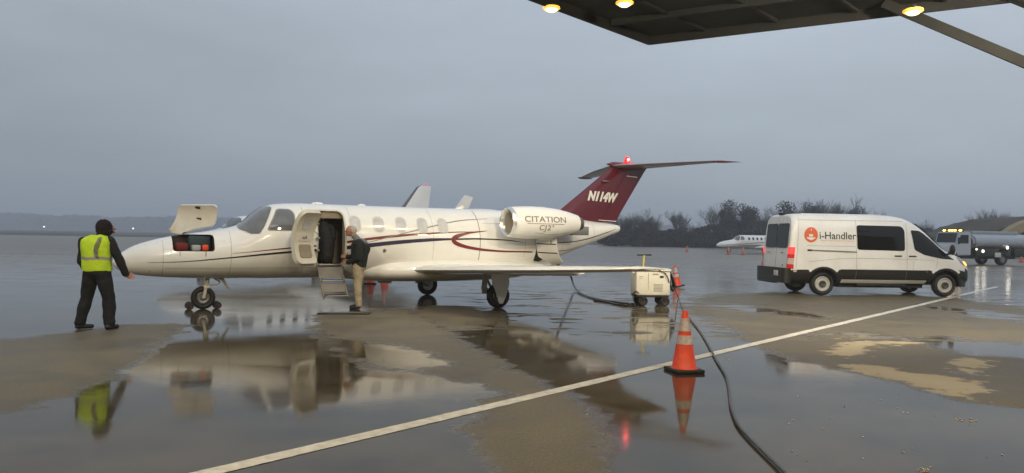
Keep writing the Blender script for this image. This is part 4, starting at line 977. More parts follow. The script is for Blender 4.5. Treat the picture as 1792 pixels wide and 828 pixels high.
s_ += hand(V3(-.17, .14, .40), V3(0, .6, -.8), V3(1, 0, 0), .6) + hand(V3(.18, .18, .50), V3(0, 1, .0), V3(-1, 0, 0), .6)
body_mesh('body', s_, ['jacket', 'trouser', 'hair_grey', 'skin', 'boot'], t)

# ------------------------------------------------------------ ground kit
def cone(loc, label, tilt=0, h=.74, group=None, rz=.3):
    t = thing('traffic_cone', label, 'traffic cone', (loc[0], loc[1], 0), rz, group)
    bm = bmesh.new(); box(bm, (0, 0, .022), (.37, .37, .044), None, .015); fin('base', bm, 'rubber', t)
    k = h/.74; R0, R1 = .148, .032
    rad = lambda z: R0+(R1-R0)*(z-.04)/(h-.04)
    bm = bmesh.new(); b0, b1, b2, b3 = h*.455, h*.60, h*.665, h*.875
    lathe(bm, [(.044, rad(.04)+.012), (.06, rad(.05)), (b0, rad(b0)), (b0, rad(b0)+.002), (b1, rad(b1)+.002), (b1, rad(b1)), (b2, rad(b2)), (b2, rad(b2)+.002), (b3, rad(b3)+.002), (b3, rad(b3)), (h-.01, R1), (h, R1-.008), (h, R1-.014), (h-.05, R1-.014)], (0, 0, 0), 'z', 28); fin('cone', bm, 'orange', t, 40)
    for (a, b_) in ((b0, b1), (b2, b3)):
        bm = bmesh.new(); lathe(bm, [(a+.001, rad(a)+.0045), (b_-.001, rad(b_)+.0045), (b_-.001, rad(b_)-.002), (a+.001, rad(a)-.002)], (0, 0, 0), 'z', 28, closed=True); fin('reflective_collar', bm, 'reflective', t, 60)
    t.rotation_euler.x = tilt; return t
cone(G(1197, 650), 'orange traffic cone with two pale bands in the foreground beside the white line', rz=.25)
c2 = cone(G(1185, 503), 'orange traffic cone leaning against the white ground power cart', rz=.5, h=.72); c2.rotation_euler.y = R(-10); c2.location.z = .03
cone(G(648, 497), 'orange traffic cone behind the fuselage, just right of the person in khaki trousers', rz=.1)
cone(G(673, 493), 'orange traffic cone behind the fuselage, second from the person in khaki trousers', rz=.6)
for (x, y, l) in ((1202, 441, 'tiny distant orange cone standing alone left of the small parked jet'), (1275, 446, 'distant orange cone under the nose of the small parked jet'), (1300, 446, 'distant orange cone under the cabin of the small parked jet'), (1787, 459, 'orange cone standing in for a red light far off at the right edge')):  # the last cone is put in place of a small red light
    cone(G(x, y), l, h=.9)
# chocks at the nose wheel
for dx, dy, l in ((-.26, -.05, 'black rubber chock in front of the nose wheel, on the left'), (.27, .05, 'black rubber chock behind the nose wheel, on the right')):
    P = hero.matrix_basis @ Vector((dx, 0, 0)); t = thing('wheel_chock', l, 'chock', (P.x, P.y, 0), R(30.5))
    bm = bmesh.new(); lathe(bm, [(-.15, .03), (-.15, .072), (-.10, .078), (-.09, .045), (.09, .045), (.10, .078), (.15, .072), (.15, .03)], (0, 0, .078), 'y', 18); fin('block', bm, 'rubber', t, 40)
    bm = bmesh.new(); tube(bm, [(0, -.15, .08), (0, -.2, .10), (.03, -.22, .03)], .008, 6); fin('rope', bm, 'bag_red', t)
# rain mat in front of the steps
x, y = G(603, 549); bm = bmesh.new(); box(bm, (0, 0, .010), (1.02, .30, .020), None, .004)
t = fin('floor_mat', bm, 'rubber_wet', None, 30, (x, y, .0)); t.rotation_euler.z = R(3); tag(t, 'thin dark rubber mat lying on the ground in front of the jet steps', 'mat')
bm = bmesh.new(); box(bm, (0, .11, .0225), (.72, .02, .005)); fin('edge_strip', bm, 'seam', t, 0)

# ground power cart
cx, cy_ = G(1141, 536); cy_ += .3
t = thing('power_cart', 'boxy white ground power cart on small black wheels behind the wing tip', 'power cart', (cx, cy_, 0), R(4))
bm = bmesh.new(); box(bm, (0, 0, .54), (.82, .62, .56), None, .03); cb = fin('cabinet', bm, 'cart', t)
bm = bmesh.new(); box(bm, (0, 0, .855), (.86, .66, .05), None, .02); fin('lid', bm, 'cart', t)
bm = bmesh.new(); box(bm, (0, 0, .235), (.78, .58, .05), None, .008); fin('chassis', bm, 'black_metal', t)
for x in (-.23, .30):
    for y in (-.24, .24):
        w = wheel(t, (x, y, .115), .115, .09, 'y', 'rubber', 'hub', -1)
        bm = bmesh.new(); box(bm, (x, y, .20), (.07, .13, .05)); tube(bm, [(x, y-.07, .2), (x, y-.07, .115)], .012, 6); fin('caster_bracket', bm, 'black_metal', t)
bm = bmesh.new(); box(bm, (-.12, -.313, .60), (.008, .004, .40)); box(bm, (-.29, -.3135, .70), (.10, .004, .012)); box(bm, (-.30, -.3135, .66), (.07, .004, .010)); box(bm, (.05, -.3135, .76), (.14, .005, .03)); fin('marking', bm, 'seam', cb)
for k in range(6):
    bm = bmesh.new(); box(bm, (.12, -.3135, .36+k*.032), (.22, .006, .012)); fin('vent_slat', bm, 'seam', cb, 0)
bm = bmesh.new(); box(bm, (.20, -.315, .70), (.09, .012, .05), None, .004); fin('latch', bm, 'black_metal', cb)
bm = bmesh.new(); tube(bm, [(-.15, .10, .86), (-.12, .14, 1.20)], .022, 8); fin('tow_handle', bm, 'yellow', t)
bm = bmesh.new(); tube(bm, [(-.29, .14, 1.20), (.06, .14, 1.21)], .020, 8); fin('handle_grip', bm, 'black_metal', t)
bm = bmesh.new()
for k in range(7):
    a = k*.35; tube(bm, smooth_pts([(.43, -.22+k*.035, .80), (.52+.02*math.sin(a), -.20+k*.035, .62), (.56, -.2+k*.03, .46-.02*k), (.48, -.18+k*.03, .40+.01*k), (.43, -.20+k*.03, .62)], 5), .016, 6)
fin('hanging_cable', bm, 'rubber', t)
bm = bmesh.new(); box(bm, (-.46, -.2, .80), (.08, .10, .06), None, .01); fin('bracket', bm, 'cart', t)
bm = bmesh.new(); tube(bm, smooth_pts([(.12, -.33, .86), (.28, -.34, .78), (.36, -.34, .62), (.42, -.2, .44)], 5), .012, 6); fin('lead', bm, 'rubber', t)

def cable(name, pts, r, label, cat='cable', m='rubber_wet', seg=8):
    bm = bmesh.new(); tube(bm, smooth_pts(pts, 10), r, seg); return tag(fin(name, bm, m, None, 60), label, cat)
def gp(px, py, z=.022): a = G(px, py); return (a[0], a[1], z)
# cart -> tail of the jet
a = hero.matrix_basis @ Vector((8.62, -.22, 1.06))
# bring the hanging end down to the ground
p0 = Vector(gp(1003, 508)); cp = Vector((cx-.40, cy_-.15, .3))
cable('power_cable', [a, a+Vector((.06, -.3, -.30)), Vector((p0.x-.06, p0.y+.45, .42)), Vector((p0.x+.05, p0.y+.12, .10)), gp(1020, 517), gp(1048, 526), gp(1080, 531), gp(1104, 534), gp(1112, 532, .03), cp], .030, 'black power cable hanging from the jet tail and running to the cart')
cable('power_cable', [gp(1040, 527), gp(1062, 530), gp(1085, 535), gp(1108, 536), gp(1116, 530, .05), cp+Vector((.05, -.05, .05))], .024, 'second black lead lying beside the power cable left of the cart')
cable('power_cable', [gp(1112, 537), gp(1107, 525, .12), Q(1109, 513, 17.2), Q(1115, 511, 17.2), gp(1124, 526, .06), gp(1120, 533)], .02, 'short black loop of cable curled by the left wheels of the cart')
cable('supply_cable', [Vector((cx+.5, cy_-.1, .45)), Q(1181, 508, 17.4), gp(1187, 522), gp(1194, 540), gp(1203, 555), gp(1222, 578), gp(1236, 600), gp(1252, 630), gp(1270, 661), gp(1276, 690), gp(1279, 715), gp(1290, 745), gp(1312, 772), gp(1345, 805), gp(1380, 840), gp(1420, 880)], .0145, 'long black supply cable snaking past the foreground cone and across the white line')

# ------------------------------------------------------------ van
def build_van():
    ox, oy = G(1437, 517); yaw = R(4)
    ca, sa = math.cos(yaw), math.sin(yaw); HW = 1.0
    # near side plane is local y=-HW ; rear axle at x=1.05
    lx, ly = 1.05, -HW+.08
    X0 = ox-(lx*ca-ly*sa); Y0 = oy-(lx*sa+ly*ca)
    t = thing('van', 'long white panel van with black lower cladding and an orange round logo on its side', 'van', (X0, Y0, 0), yaw)
    def warp(x, y, z):
        f = max(0, 1-x/.9)
        return (x+f*max(0, z-.9)*.10-(f*.0), y, z)
    tum = lambda z: 1-.085*max(0, min(1.6, (z-1.15)/1.3))**1.5-.02*max(0, (.6-z))
    tab = [(0.0, 2.36, .38, .93, 7), (.05, 2.40, .36, .975, 7), (.15, 2.43, .34, 1.0, 6.5), (.5, 2.445, .32, 1.005, 6), (2.0, 2.45, .32, 1.005, 6), (3.05, 2.44, .32, 1.0, 6), (3.57, 2.375, .32, 1.0, 5.5), (3.90, 2.24, .32, 1.0, 5), (4.18, 2.03, .32, 1.0, 4.8),
           (4.55, 1.68, .32, .99, 4.5), (4.83, 1.44, .32, .985, 4.5), (5.05, 1.34, .32, .97, 4.5), (5.30, 1.25, .33, .93, 4), (5.48, 1.12, .35, .86, 4), (5.58, .95, .38, .78, 4), (5.64, .78, .42, .66, 4), (5.66, .70, .46, .5, 4)]
    S = Loft(tab, 0, tum, warp)
    bm = bmesh.new(); S.mesh(bm, [0, .02, .05, .1]+frange(.15, 5.58, .07)+[5.61, 5.64, 5.655, 5.66], 96)
    for f in bm.faces:
        c = f.calc_center_median()
        if c.z < .765+(.05 if c.x > 5.2 else 0): f.material_index = 1
    body = fin('body', bm, ['van_white', 'cladding'], t, 35)
    cs = []
    for x in (1.05, 4.77):
        for y0, y1 in ((-1.4, -.72), (.72, 1.4)):
            b = bmesh.new(); lathe(b, [(y0, .44), (y1, .44)], (x, 0, .36), 'y', 40); cs.append(fin('cut', b, 'black_metal', t, 0))
    carve(body, cs, 35)
    # arch flares
    for sg in (-1, 1):
        for x in (1.05, 4.77):
            pts = []
            a = [R(-8+196*k/20) for k in range(21)]
            polys = [[(x+.44*math.cos(a[k]), .36+.44*math.sin(a[k])), (x+.53*math.cos(a[k]), .36+.50*math.sin(a[k])), (x+.53*math.cos(a[k+1]), .36+.50*math.sin(a[k+1])), (x+.44*math.cos(a[k+1]), .36+.44*math.sin(a[k+1]))] for k in range(20)]
            decal('wheel_arch', polys, S, sg, .014, 'cladding', t, .1)
            al = [[(x+.53*math.cos(a[k]), .36+.50*math.sin(a[k])), (x+.60*math.cos(a[k]), .36+.60*math.sin(a[k])), (x+.60*math.cos(a[k+1]), .36+.60*math.sin(a[k+1])), (x+.53*math.cos(a[k+1]), .36+.50*math.sin(a[k+1]))] for k in range(5, 15)]
            decal('arch_crease', al, S, sg, .006, 'van_white', t, .1)
        # sill strip
        decal('sill_strip', [rrect(1.62, 4.22, .385, .49, .01)], S, sg, .012, 'van_white', t, .2)
        decal('cladding_top', [[(1.55, .75), (4.25, .75), (4.25, .79), (1.55, .79)]], S, sg, .010, 'cladding', t, .2)
    # glazing
    dw = [(3.68, 1.99), (3.96, 1.97), (4.08, 1.90), (4.36, 1.67), (4.66, 1.40), (4.90, 1.19), (5.04, 1.12), (4.62, 1.145), (4.09, 1.25), (3.79, 1.40)]
    for sg in (-1, 1):
        f = decal('side_window', [round_poly([(2.04, 2.11), (3.40, 2.10), (3.49, 1.98), (3.49, 1.36), (2.05, 1.38)], .08)], S, sg, .008, 'glass_dark', t, .1)
        f = decal('door_window', [round_poly(dw, .05)], S, sg, .008, 'glass_dark', t, .08)
        # panel joints
        for pts in ([(2.03, 2.25), (2.03, .50)], [(3.56, 2.2), (3.56, .5)], [(4.50, 1.17), (4.46, .9), (4.32, .55)], [(.22, 2.3), (.22, .80)], [(.24, 2.24), (3.5, 2.25)], [(.5, 1.48), (2.0, 1.47)], [(.6, 1.00), (1.9, 1.12), (4.4, 1.10)]):
            decal('panel_joint', ribbon(pts, (.004, .004)), S, sg, .005, 'seam', t, .15)
        for x in (3.28, 3.72):
            p = Vector(S.pt(x, 1.21, sg, .02)); b = bmesh.new(); box(b, p, (.22, .03, .035), None, .01); fin('door_handle', b, 'black_metal', t)
    # rail of the sliding door
    b = bmesh.new(); p, q = Vector(S.pt(.62, 1.345, -1, .012)), Vector(S.pt(2.03, 1.31, -1, .012)); beam(b, p, q, .02, .035); fin('door_rail', b, 'steel', t)
    b = bmesh.new(); box(b, Vector(S.pt(.60, 1.345, -1, .012)), (.12, .03, .045), None, .006); fin('rail_end', b, 'black_metal', t)
    # windscreen
    b = bmesh.new(); row = []
    for x in [3.98+.08*k for k in range(12)]:
        zt, zb, w, n = S.at(x); r = []
        for k in range(13):
            a = R(62+56*k/12); c, d = math.cos(a), math.sin(a); zc, h = (zt+zb)/2, (zt-zb)/2
            z = zc+h*abs(d)**(2/n); y = w*math.copysign(abs(c)**(2/n), c)*tum(z); r.append(b.verts.new((x+.03, y*1.012, z+.028)))
        row.append(r)
    for A_, B_ in zip(row, row[1:]):
        for k in range(12): b.faces.new((A_[k], A_[k+1], B_[k+1], B_[k]))
    bmesh.ops.recalc_face_normals(b, faces=b.faces[:]); fin('windshield', b, 'glass_dark', t, 60)
    # mirrors
    for sg in (-1, 1):
        b = bmesh.new(); ellipsoid(b, (4.86, sg*1.12, 1.42), (.06, .11, .16)); tube(b, [(4.80, sg*.95, 1.28), (4.86, sg*1.10, 1.32)], .03, 8); mi_ = fin('mirror', b, 'black_metal', t)
        b = bmesh.new(); ellipsoid(b, (4.90, sg*1.13, 1.34), (.035, .08, .06)); fin('mirror_cap', b, 'van_white', mi_)
    # lamps
    for sg in (-1, 1):
        decal('headlight', [round_poly([(5.12, 1.20), (5.30, 1.19), (5.45, 1.09), (5.50, .95), (5.40, .93), (5.24, 1.02)], .04)], S, sg, .012, 'headlamp', t, .05)
        decal('indicator_lamp', [round_poly([(5.31, 1.07), (5.44, 1.05), (5.49, .95), (5.41, .935)], .02)], S, sg, .018, 'amber', t, .05)
        # rear lamp cluster wrapping the corner
        g = bpy.data.objects.new('tail_light', None); link(g); g.parent = t
        for z0, z1, m in ((1.22, 1.43, 'tail_red_lit'), (1.10, 1.22, 'tail_red'), (.92, 1.10, 'tail_clear'), (.78, .92, 'tail_red')):
            b = bmesh.new(); zc = (z0+z1)/2
            pth = []
            for z in (z0+.003, z1-.003):
                r = []
                for x in (.14, .10, .06, .02, -.012):
                    pp = Vector(S.pt(max(x, .0), z, sg, .018)); pp.x = warp(x, 0, z)[0]-(.0)
                    r.append(b.verts.new(pp))
                pp = Vector(S.pt(.0, z, sg, .0)); r.append(b.verts.new((warp(-.014, 0, z)[0], pp.y*.945, z)))
                pth.append(r)
            for k in range(5): b.faces.new((pth[0][k], pth[0][k+1], pth[1][k+1], pth[1][k]))
            bmesh.ops.recalc_face_normals(b, faces=b.faces[:]); fin('lens', b, m, g, 60)
    # rear face
    def rear(name, poly, off, m, par=t, th=.004):
        b = bmesh.new(); A_ = [b.verts.new((warp(-off, 0, z)[0], y, z)) for y, z in poly]; f = b.faces.new(A_)
        if f.normal.x > 0: bmesh.ops.reverse_faces(b, faces=[f])
        f.normal_update(); 
        if f.normal.x > 0: bmesh.ops.reverse_faces(b, faces=[f])
        bmesh.ops.solidify(b, geom=[f], thickness=th); return fin(name, b, m, par, 0)
    for sg in (-1, 1):
        rear('rear_window', rrect(min(sg*.012, sg*.78), max(sg*.012, sg*.78), 1.40, 2.14, .08), .012, 'glass_dark')
    rear('door_joint', [(-.006, .5), (.006, .5), (.006, 2.3), (-.006, 2.3)], .006, 'seam')
    rear('badge', rrect(-.52, -.40, 1.235, 1.265, .008), .010, 'letter_dark'); rear('badge', rrect(.40, .66, 1.235, 1.275, .008), .010, 'tail_clear'); rear('badge', rrect(-.62, -.54, .86, .895, .012), .010, 'letter_dark')
    b = bmesh.new(); pl = round_poly([(-.16, -1.0), (-.16, 1.0), (.10, 1.02), (.10, -1.02)], .12); prism(b, pl, 'z', .36, .80); fin('rear_bumper', b, 'cladding', t, 40)
    b = bmesh.new(); box(b, (-.162, -.50, .64), (.012, .30, .16), None, .003); fin('number_plate', b, 'plate', t)
    b = bmesh.new(); box(b, (-.12, .2, .35), (.14, 1.2, .05), None, .01); fin('rear_step', b, 'black_metal', t)
    b = bmesh.new(); pl = round_poly([(5.0, -.96), (5.30, -.92), (5.55, -.74), (5.70, -.4), (5.72, 0), (5.70, .4), (5.55, .74), (5.30, .92), (5.0, .96)], .1); prism(b, pl, 'z', .30, .80); fb = fin('front_bumper', b, 'cladding', t, 40)
    fcs = []
    for y0, y1 in ((-1.4, -.72), (.72, 1.4)):
        c = bmesh.new(); lathe(c, [(y0, .44), (y1, .44)], (4.77, 0, .36), 'y', 40); fcs.append(fin('cut', c, 'black_metal', t, 0))
    carve(fb, fcs, 35)
    b = bmesh.new(); box(b, (.30, 0, 2.445), (.26, .36, .07), None, .025); fin('roof_lamp', b, 'black_metal', t)
    b = bmesh.new(); box(b, (3.0, 0, .30), (2.6, 1.2, .14), None, .02); box(b, (2.9, -.72, .34), (1.5, .2, .10), None, .01); fin('underbody', b, 'black_metal', t)
    # roof ribs
    for y in (-.45, -.15, .15, .45):
        b = bmesh.new(); box(b, (1.8, y, 2.448), (2.4, .05, .014), None, .004); fin('roof_rib', b, 'van_white', t)
    for x in (1.05, 4.77):
        for sg in (-1, 1):
            w = wheel(t, (x, sg*.86, .345), .345, .235, 'y', 'rubber', 'wheel_white', sg, .66)
            b = bmesh.new(); s2 = sg; lathe(b, [(sg*.06, .10), (sg*.115, .098), (sg*.125, .085), (sg*.10, .05), (sg*.10, .01)], (x, sg*.86, .345), 'y', 20); fin('hub_cap', b, 'hub', w, 40)
    # logo
    cxl, czl, r = .64, 1.80, .225
    disc = [(cxl+r*math.cos(a), czl+r*math.sin(a)) for a in [k*2*math.pi/40 for k in range(40)]]
    lg = decal('logo_disc', [disc], S, -1, .006, 'orange_logo', t, .08)
    def wpoly(p): decal('logo_mark', [p], S, -1, .009, 'letter_white', lg, .06)
    wpoly([(cxl-.012, czl+.175), (cxl+.012, czl+.175), (cxl+.022, czl+.125), (cxl-.022, czl+.125)])
    wpoly(rrect(cxl-.075, cxl+.065, czl-.055, czl+.02, .03)); wpoly([(cxl-.13, czl-.075), (cxl+.13, czl-.075), (cxl+.15, czl-.095), (cxl+.05, czl-.15), (cxl, czl-.16), (cxl-.05, czl-.15), (cxl-.15, czl-.095)])
    b = text_bm('i-Handler', .305, 0, 1.0, 1.0, .003); xs = [v.co.x for v in b.verts]; sc = 1.10/(max(xs)-min(xs))
    for v in b.verts: v.co.x *= sc
    decal('lettering', None, S, -1, .006, 'letter_dark', t, .12, place2d(b, 1.46, 1.775))
    decal('small_print', [rrect(.96+.042*k, .985+.042*k, 1.625, 1.640, .003) for k in range(24)], S, -1, .006, 'orange_logo', t, .3)
    # left overs: rear corner reflectors, fuel door
    decal('reflector', [rrect(.14, .24, .69, .76, .01)], S, -1, .014, 'tail_clear', t, .05)
    decal('door_joint', ribbon([(3.75, 1.06), (3.75, .82)], (.003, .003)), S, -1, .006, 'seam', t)
    t.scale = (1.025, 1, 1); return t
van = build_van()

# ------------------------------------------------------------ tanker truck, far right
def build_tanker():
    px, py = G(1652, 463); ang = R(-163)          # local +x = forward
    t = thing('fuel_truck', 'white cab fuel truck with silver tank, amber roof lights and bright lamps, far right', 'fuel truck', (px, py, 0), ang)
    # front axle at the origin, body runs to -x
    b = bmesh.new(); box(b, (-3.2, 0, .62), (7.0, .9, .28), None, .02); fin('chassis', b, 'black_metal', t)
    b = bmesh.new(); prism(b, [(-1.55, .75), (-1.55, 2.45), (-1.35, 2.55), (-.35, 2.52), (-.10, 1.62), (.85, 1.48), (1.05, 1.25), (1.08, .70)], 'y', -1.0, 1.0); bmesh.ops.bevel(b, geom=b.edges[:], offset=.06, segments=2, affect='EDGES'); cab = fin('cab', b, 'truck_white', t, 40)
    b = bmesh.new(); box(b, (-.215, 0, 2.07), (.012, 1.72, .74), Matrix.Rotation(R(-15.5), 3, 'Y')); fin('windshield', b, 'glass_dark', cab)
    for sg in (-1, 1):
        b = bmesh.new(); prism(b, [(-1.25, 1.65), (-1.25, 2.3), (-.50, 2.3), (-.30, 1.65)], 'y', sg*1.0, sg*1.012); w = fin('door_window', b, 'glass_dark', cab, 0)
        b = bmesh.new(); box(b, (-.10, sg*1.2, 1.85), (.06, .16, .5), None, .02); tube(b, [(-.2, sg*1.0, 1.9), (-.1, sg*1.2, 1.9)], .02, 6); fin('mirror', b, 'black_metal', cab)
        b = bmesh.new(); box(b, (1.09, sg*.75, 1.02), (.02, .26, .20), None, .01); fin('headlight', b, 'headlamp', cab)
        b = bmesh.new(); lathe(b, [(sg*.80, .52), (sg*1.02, .56)], (.35, 0, .60), 'y', 24); fin('wheel_arch', b, 'black_metal', cab)
        wheel(t, (.35, sg*.92, .50), .50, .28, 'y', 'rubber', 'steel', sg)
        wheel(t, (-4.7, sg*.85, .50), .50, .45, 'y', 'rubber', 'steel', sg)
    b = bmesh.new(); box(b, (1.1, 0, 1.12), (.03, 1.1, .5), None, .01); fin('grille', b, 'black_metal', cab)
    b = bmesh.new(); box(b, (1.15, 0, .58), (.18, 2.0, .3), None, .04); fin('bumper', b, 'black_metal', t)
    b = bmesh.new(); box(b, (-.9, 0, 2.60), (.3, 1.6, .09), None, .03); lb = fin('light_bar', b, 'black_metal', t)
    for y in (-.72, -.25, 0, .25, .72):
        b = bmesh.new(); ellipsoid(b, (-.76, y, 2.64), (.07, .13, .06), None, 10, 8); fin('amber_lamp', b, 'lamp_amber', lb)
    b = bmesh.new(); prism(b, round_poly([(-1.15, 1.55), (-1.05, 2.15), (-.5, 2.42), (.5, 2.42), (1.05, 2.15), (1.15, 1.55), (.7, 1.25), (-.7, 1.25)], .25), 'x', -7.6, -1.75); bmesh.ops.bevel(b, geom=[e for e in b.edges if abs(e.verts[0].co.x-e.verts[1].co.x) < 1e-4], offset=.15, segments=3, affect='EDGES'); tk = fin('tank', b, 'silver_tank', t, 40)
    b = bmesh.new(); box(b, (-4.6, 0, 2.52), (4.6, .9, .24), None, .02); fin('catwalk', b, 'silver_tank', tk)
    for sg in (-1, 1):
        b = bmesh.new(); box(b, (-3.1, sg*.92, .98), (2.3, .34, .62), None, .02); fin('equipment_bay', b, 'black_metal', t)
        b = bmesh.new(); box(b, (-6.6, sg*.92, .98), (1.6, .34, .62), None, .02); fin('equipment_bay', b, 'black_metal', t)
    # work lamps on the near side and a plate
    nearsg = 1
    for x, z, s in ((-1.9, 1.22, .08), (-2.55, 1.08, .12), (-5.0, 1.38, .13), (-7.2, 1.40, .13)):
        b = bmesh.new(); ellipsoid(b, (x, 1.14, z), (s, .05, s), None, 12, 8); fin('work_lamp', b, 'lamp_white', t)
        l = bpy.data.lights.new('work_lamp', 'SPOT'); l.energy = 7; l.color = (1, .9, .72); l.spot_size = R(120); l.shadow_soft_size = .15
        lo = bpy.data.objects.new('work_spot', l); link(lo); lo.parent = t; lo.location = (x, 1.25, z); lo.rotation_euler = (R(70), 0, 0)
    b = bmesh.new(); box(b, (-4.1, 1.10, .80), (.62, .02, .36), None, .01); fin('plate', b, 'plate', t)
    return t
build_tanker()

# ------------------------------------------------------------ grass covered arched shelter at the right edge
def build_shelter():
    sx, sy = 68.5, 95.0
    t = thing('aircraft_shelter', 'arched earth covered aircraft shelter with a tan concrete rim at the right edge', 'shelter', (sx+4, sy, 0), R(-8))
    def arch(r, rz, n=24): return [(r*math.cos(math.pi*k/n), rz*math.sin(math.pi*k/n)) for k in range(n+1)]
    b = bmesh.new(); o_ = arch(10.4, 5.9); i_ = arch(8.9, 4.9); poly = o_+i_[::-1]
    prism(b, poly, 'y', -.6, 1.2); fin('concrete_rim', b, 'shelter', t, 40)
    b = bmesh.new(); prism(b, arch(8.95, 4.95), 'y', .5, 1.0); d = fin('door', b, 'shelter_in', t, 0)
    b = bmesh.new()
    for x in (-6, -3, 0, 3, 6): box(b, (x, .47, 2.2), (.15, .1, 3.6))
    fin('door_ribs', b, 'black_metal', d)
    b = bmesh.new(); n = 32; rows = []
    for j, y in enumerate((1.1, 3, 6, 10, 15, 21, 28)):
        r = []
        for k in range(n+1):
            a = math.pi*k/n; f = 1+.05*noise.noise(Vector((k*.5, y*.3, 1))); g = (1.0+.03*min(1, j))*f
            r.append(b.verts.new((10.2*g*math.cos(a)*(1.15-.15*math.sin(a)), y, max(0, 5.5*g*math.sin(a)**.85*(1 if j < 6 else .1)))))
        rows.append(r)
    for A_, B_ in zip(rows, rows[1:]):
        for k in range(n): b.faces.new((A_[k], A_[k+1], B_[k+1], B_[k]))
    b.faces.new(rows[0]); bmesh.ops.recalc_face_normals(b, faces=b.faces[:]); fin('earth_cover', b, 'bank', t, 60)
    return t
build_shelter()

# ------------------------------------------------------------ trees
def branch(bm, p, d, L, r, lvl, rng, twig, spread):
    n = 3 if lvl > 1 else 2; pts = [p]; q = p.copy(); dd = d.copy()
    for k in range(n):
        dd = (dd+Vector((rng.gauss(0, .13), rng.gauss(0, .13), rng.gauss(.06, .08)))).normalized(); q = q+dd*(L/n); pts.append(q.copy())
    if lvl <= 1:
        # flat strips, two crossed
        w = max(r, .014)
        tube(bm, pts, [w*(1-.7*i/n) for i in range(n+1)], 3, 1 if lvl <= 1 else 0, False)
    else: tube(bm, pts, [r*(1-.45*i/n) for i in range(n+1)], 5 if lvl > 3 else 4, 0, False)
    if lvl == 0: return
    kids = {4: 6, 3: 5, 2: 4, 1: 4}.get(lvl, 6)
    for k in range(kids):
        f = .35+.65*(k+1)/kids; i = min(n-1, int(f*n)); pp = pts[i].lerp(pts[i+1], f*n-i) if f < 1 else pts[-1]
        a = rng.random()*6.28; o = dd.orthogonal().normalized(); o.rotate(Matrix.Rotation(a, 3, dd)); nd = (dd*(1-spread*.35)+o*spread*rng.uniform(.6, 1.1)+Vector((0, 0, .15))).normalized()
        branch(bm, pp, nd, L*rng.uniform(.55, .78), r*.55, lvl-1, rng, twig, spread)
def bare_proto(seed, H, spread=.62):
    rng = random.Random(seed); t = bpy.data.objects.new('bare_tree', None); link(t)
    tr = bmesh.new(); tube(tr, [(0, 0, -.1), (.05, 0, H*.13), (.0, .05, H*.26)], [H*.026, H*.02, H*.017], 8, 0, False); fin('trunk', tr, 'bark', t, 60)
    bm = bmesh.new()
    for k in range(6):
        a = k*1.05+rng.random(); z = H*(.10+.03*k); d = Vector((math.cos(a)*spread, math.sin(a)*spread, .9)).normalized()
        branch(bm, Vector((0, 0, z)), d, H*rng.uniform(.30, .38), H*.012, 4, rng, None, spread)
    fin('crown', bm, ['bark', 'twig'], t, 0); return t
def leafy_proto(name, seed, H, Wd, m, cards=5200, low=.08, blobs=26):
    rng = random.Random(seed); t = bpy.data.objects.new(name, None); link(t)
    tr = bmesh.new(); tube(tr, [(0, 0, -.1), (.1, 0, H*.35), (0, .1, H*.75)], [H*.028, H*.02, H*.006], 7, 0, False)
    for k in range(9):
        a = rng.random()*6.28; z = H*rng.uniform(.15, .7); tube(tr, [(0, 0, z), (math.cos(a)*Wd*.5, math.sin(a)*Wd*.5, z+H*.15)], [H*.01, H*.003], 4, 0, False)
    fin('trunk', tr, 'bark', t, 60)
    cl = []
    for k in range(blobs):
        z = rng.uniform(low, 1); w = (1-abs(z-.42)**1.6*1.15)*Wd; a = rng.random()*6.28; rr2 = rng.random()**.6*w
        cl.append((Vector((math.cos(a)*rr2, math.sin(a)*rr2, z*H*.93)), rng.uniform(.10, .2)*H))
    vs, fs = [], []
    for i in range(cards):
        c, r = rng.choice(cl); d = Vector((rng.gauss(0, 1), rng.gauss(0, 1), rng.gauss(0, 1))).normalized()*r*rng.random()**.4; d.z *= .8
        p = c+d
        if p.z < 0: continue
        s = rng.uniform(.10, .26); a = Vector((rng.gauss(0, 1), rng.gauss(0, 1), rng.gauss(0, 1))).normalized(); b = a.orthogonal().normalized(); b.rotate(Matrix.Rotation(rng.random()*6.28, 3, a)); c2 = a.cross(b)
        k = len(vs); vs += [p+b*s, p+c2*s*.6, p-b*s, p-c2*s*.6]; fs.append((k, k+1, k+2, k+3))
    me = bpy.data.meshes.new('crown'); me.from_pydata([tuple(v) for v in vs], [], fs); me.materials.append(M[m]); o = bpy.data.objects.new('crown', me); link(o); o.parent = t; return t
protos = {'b0': bare_proto(3, 10), 'b1': bare_proto(8, 10, .5), 'b2': bare_proto(21, 10, .75), 'e0': leafy_proto('evergreen_tree', 5, 10, 3.4, 'leaf_dark', 6500), 'e1': leafy_proto('evergreen_tree', 6, 10, 2.8, 'leaf_dark', 6000, .05, 22),
          'e2': leafy_proto('evergreen_tree', 9, 10, 4.2, 'leaf_dark', 7500, .1, 30), 's0': leafy_proto('scrub_bush', 12, 4, 3.2, 'leaf_brown', 4200, 0, 24), 's1': leafy_proto('scrub_bush', 13, 4, 2.6, 'leaf_brown', 3800, 0, 20)}
HT = {k: max(sorted(v.co.z for v in c.data.vertices)[-12] for c in KIDS(t)) for k, t in protos.items()}
used = set()
def plant(pk, px, top, Y, label, cat, group=None, base=10, rz=0, wide=1):
    src = protos[pk]
    if pk in used: o = copy_tree(src)
    else: o = src; used.add(pk)
    base = HT[pk]
    p = Q(px, 430, Y); zt = Q(px, top, Y).z; s = zt/base
    o.location = (p.x, Y, 0); o.scale = (s*wide, s*wide, s); o.rotation_euler.z = rz; tag(o, label, cat, group); return o
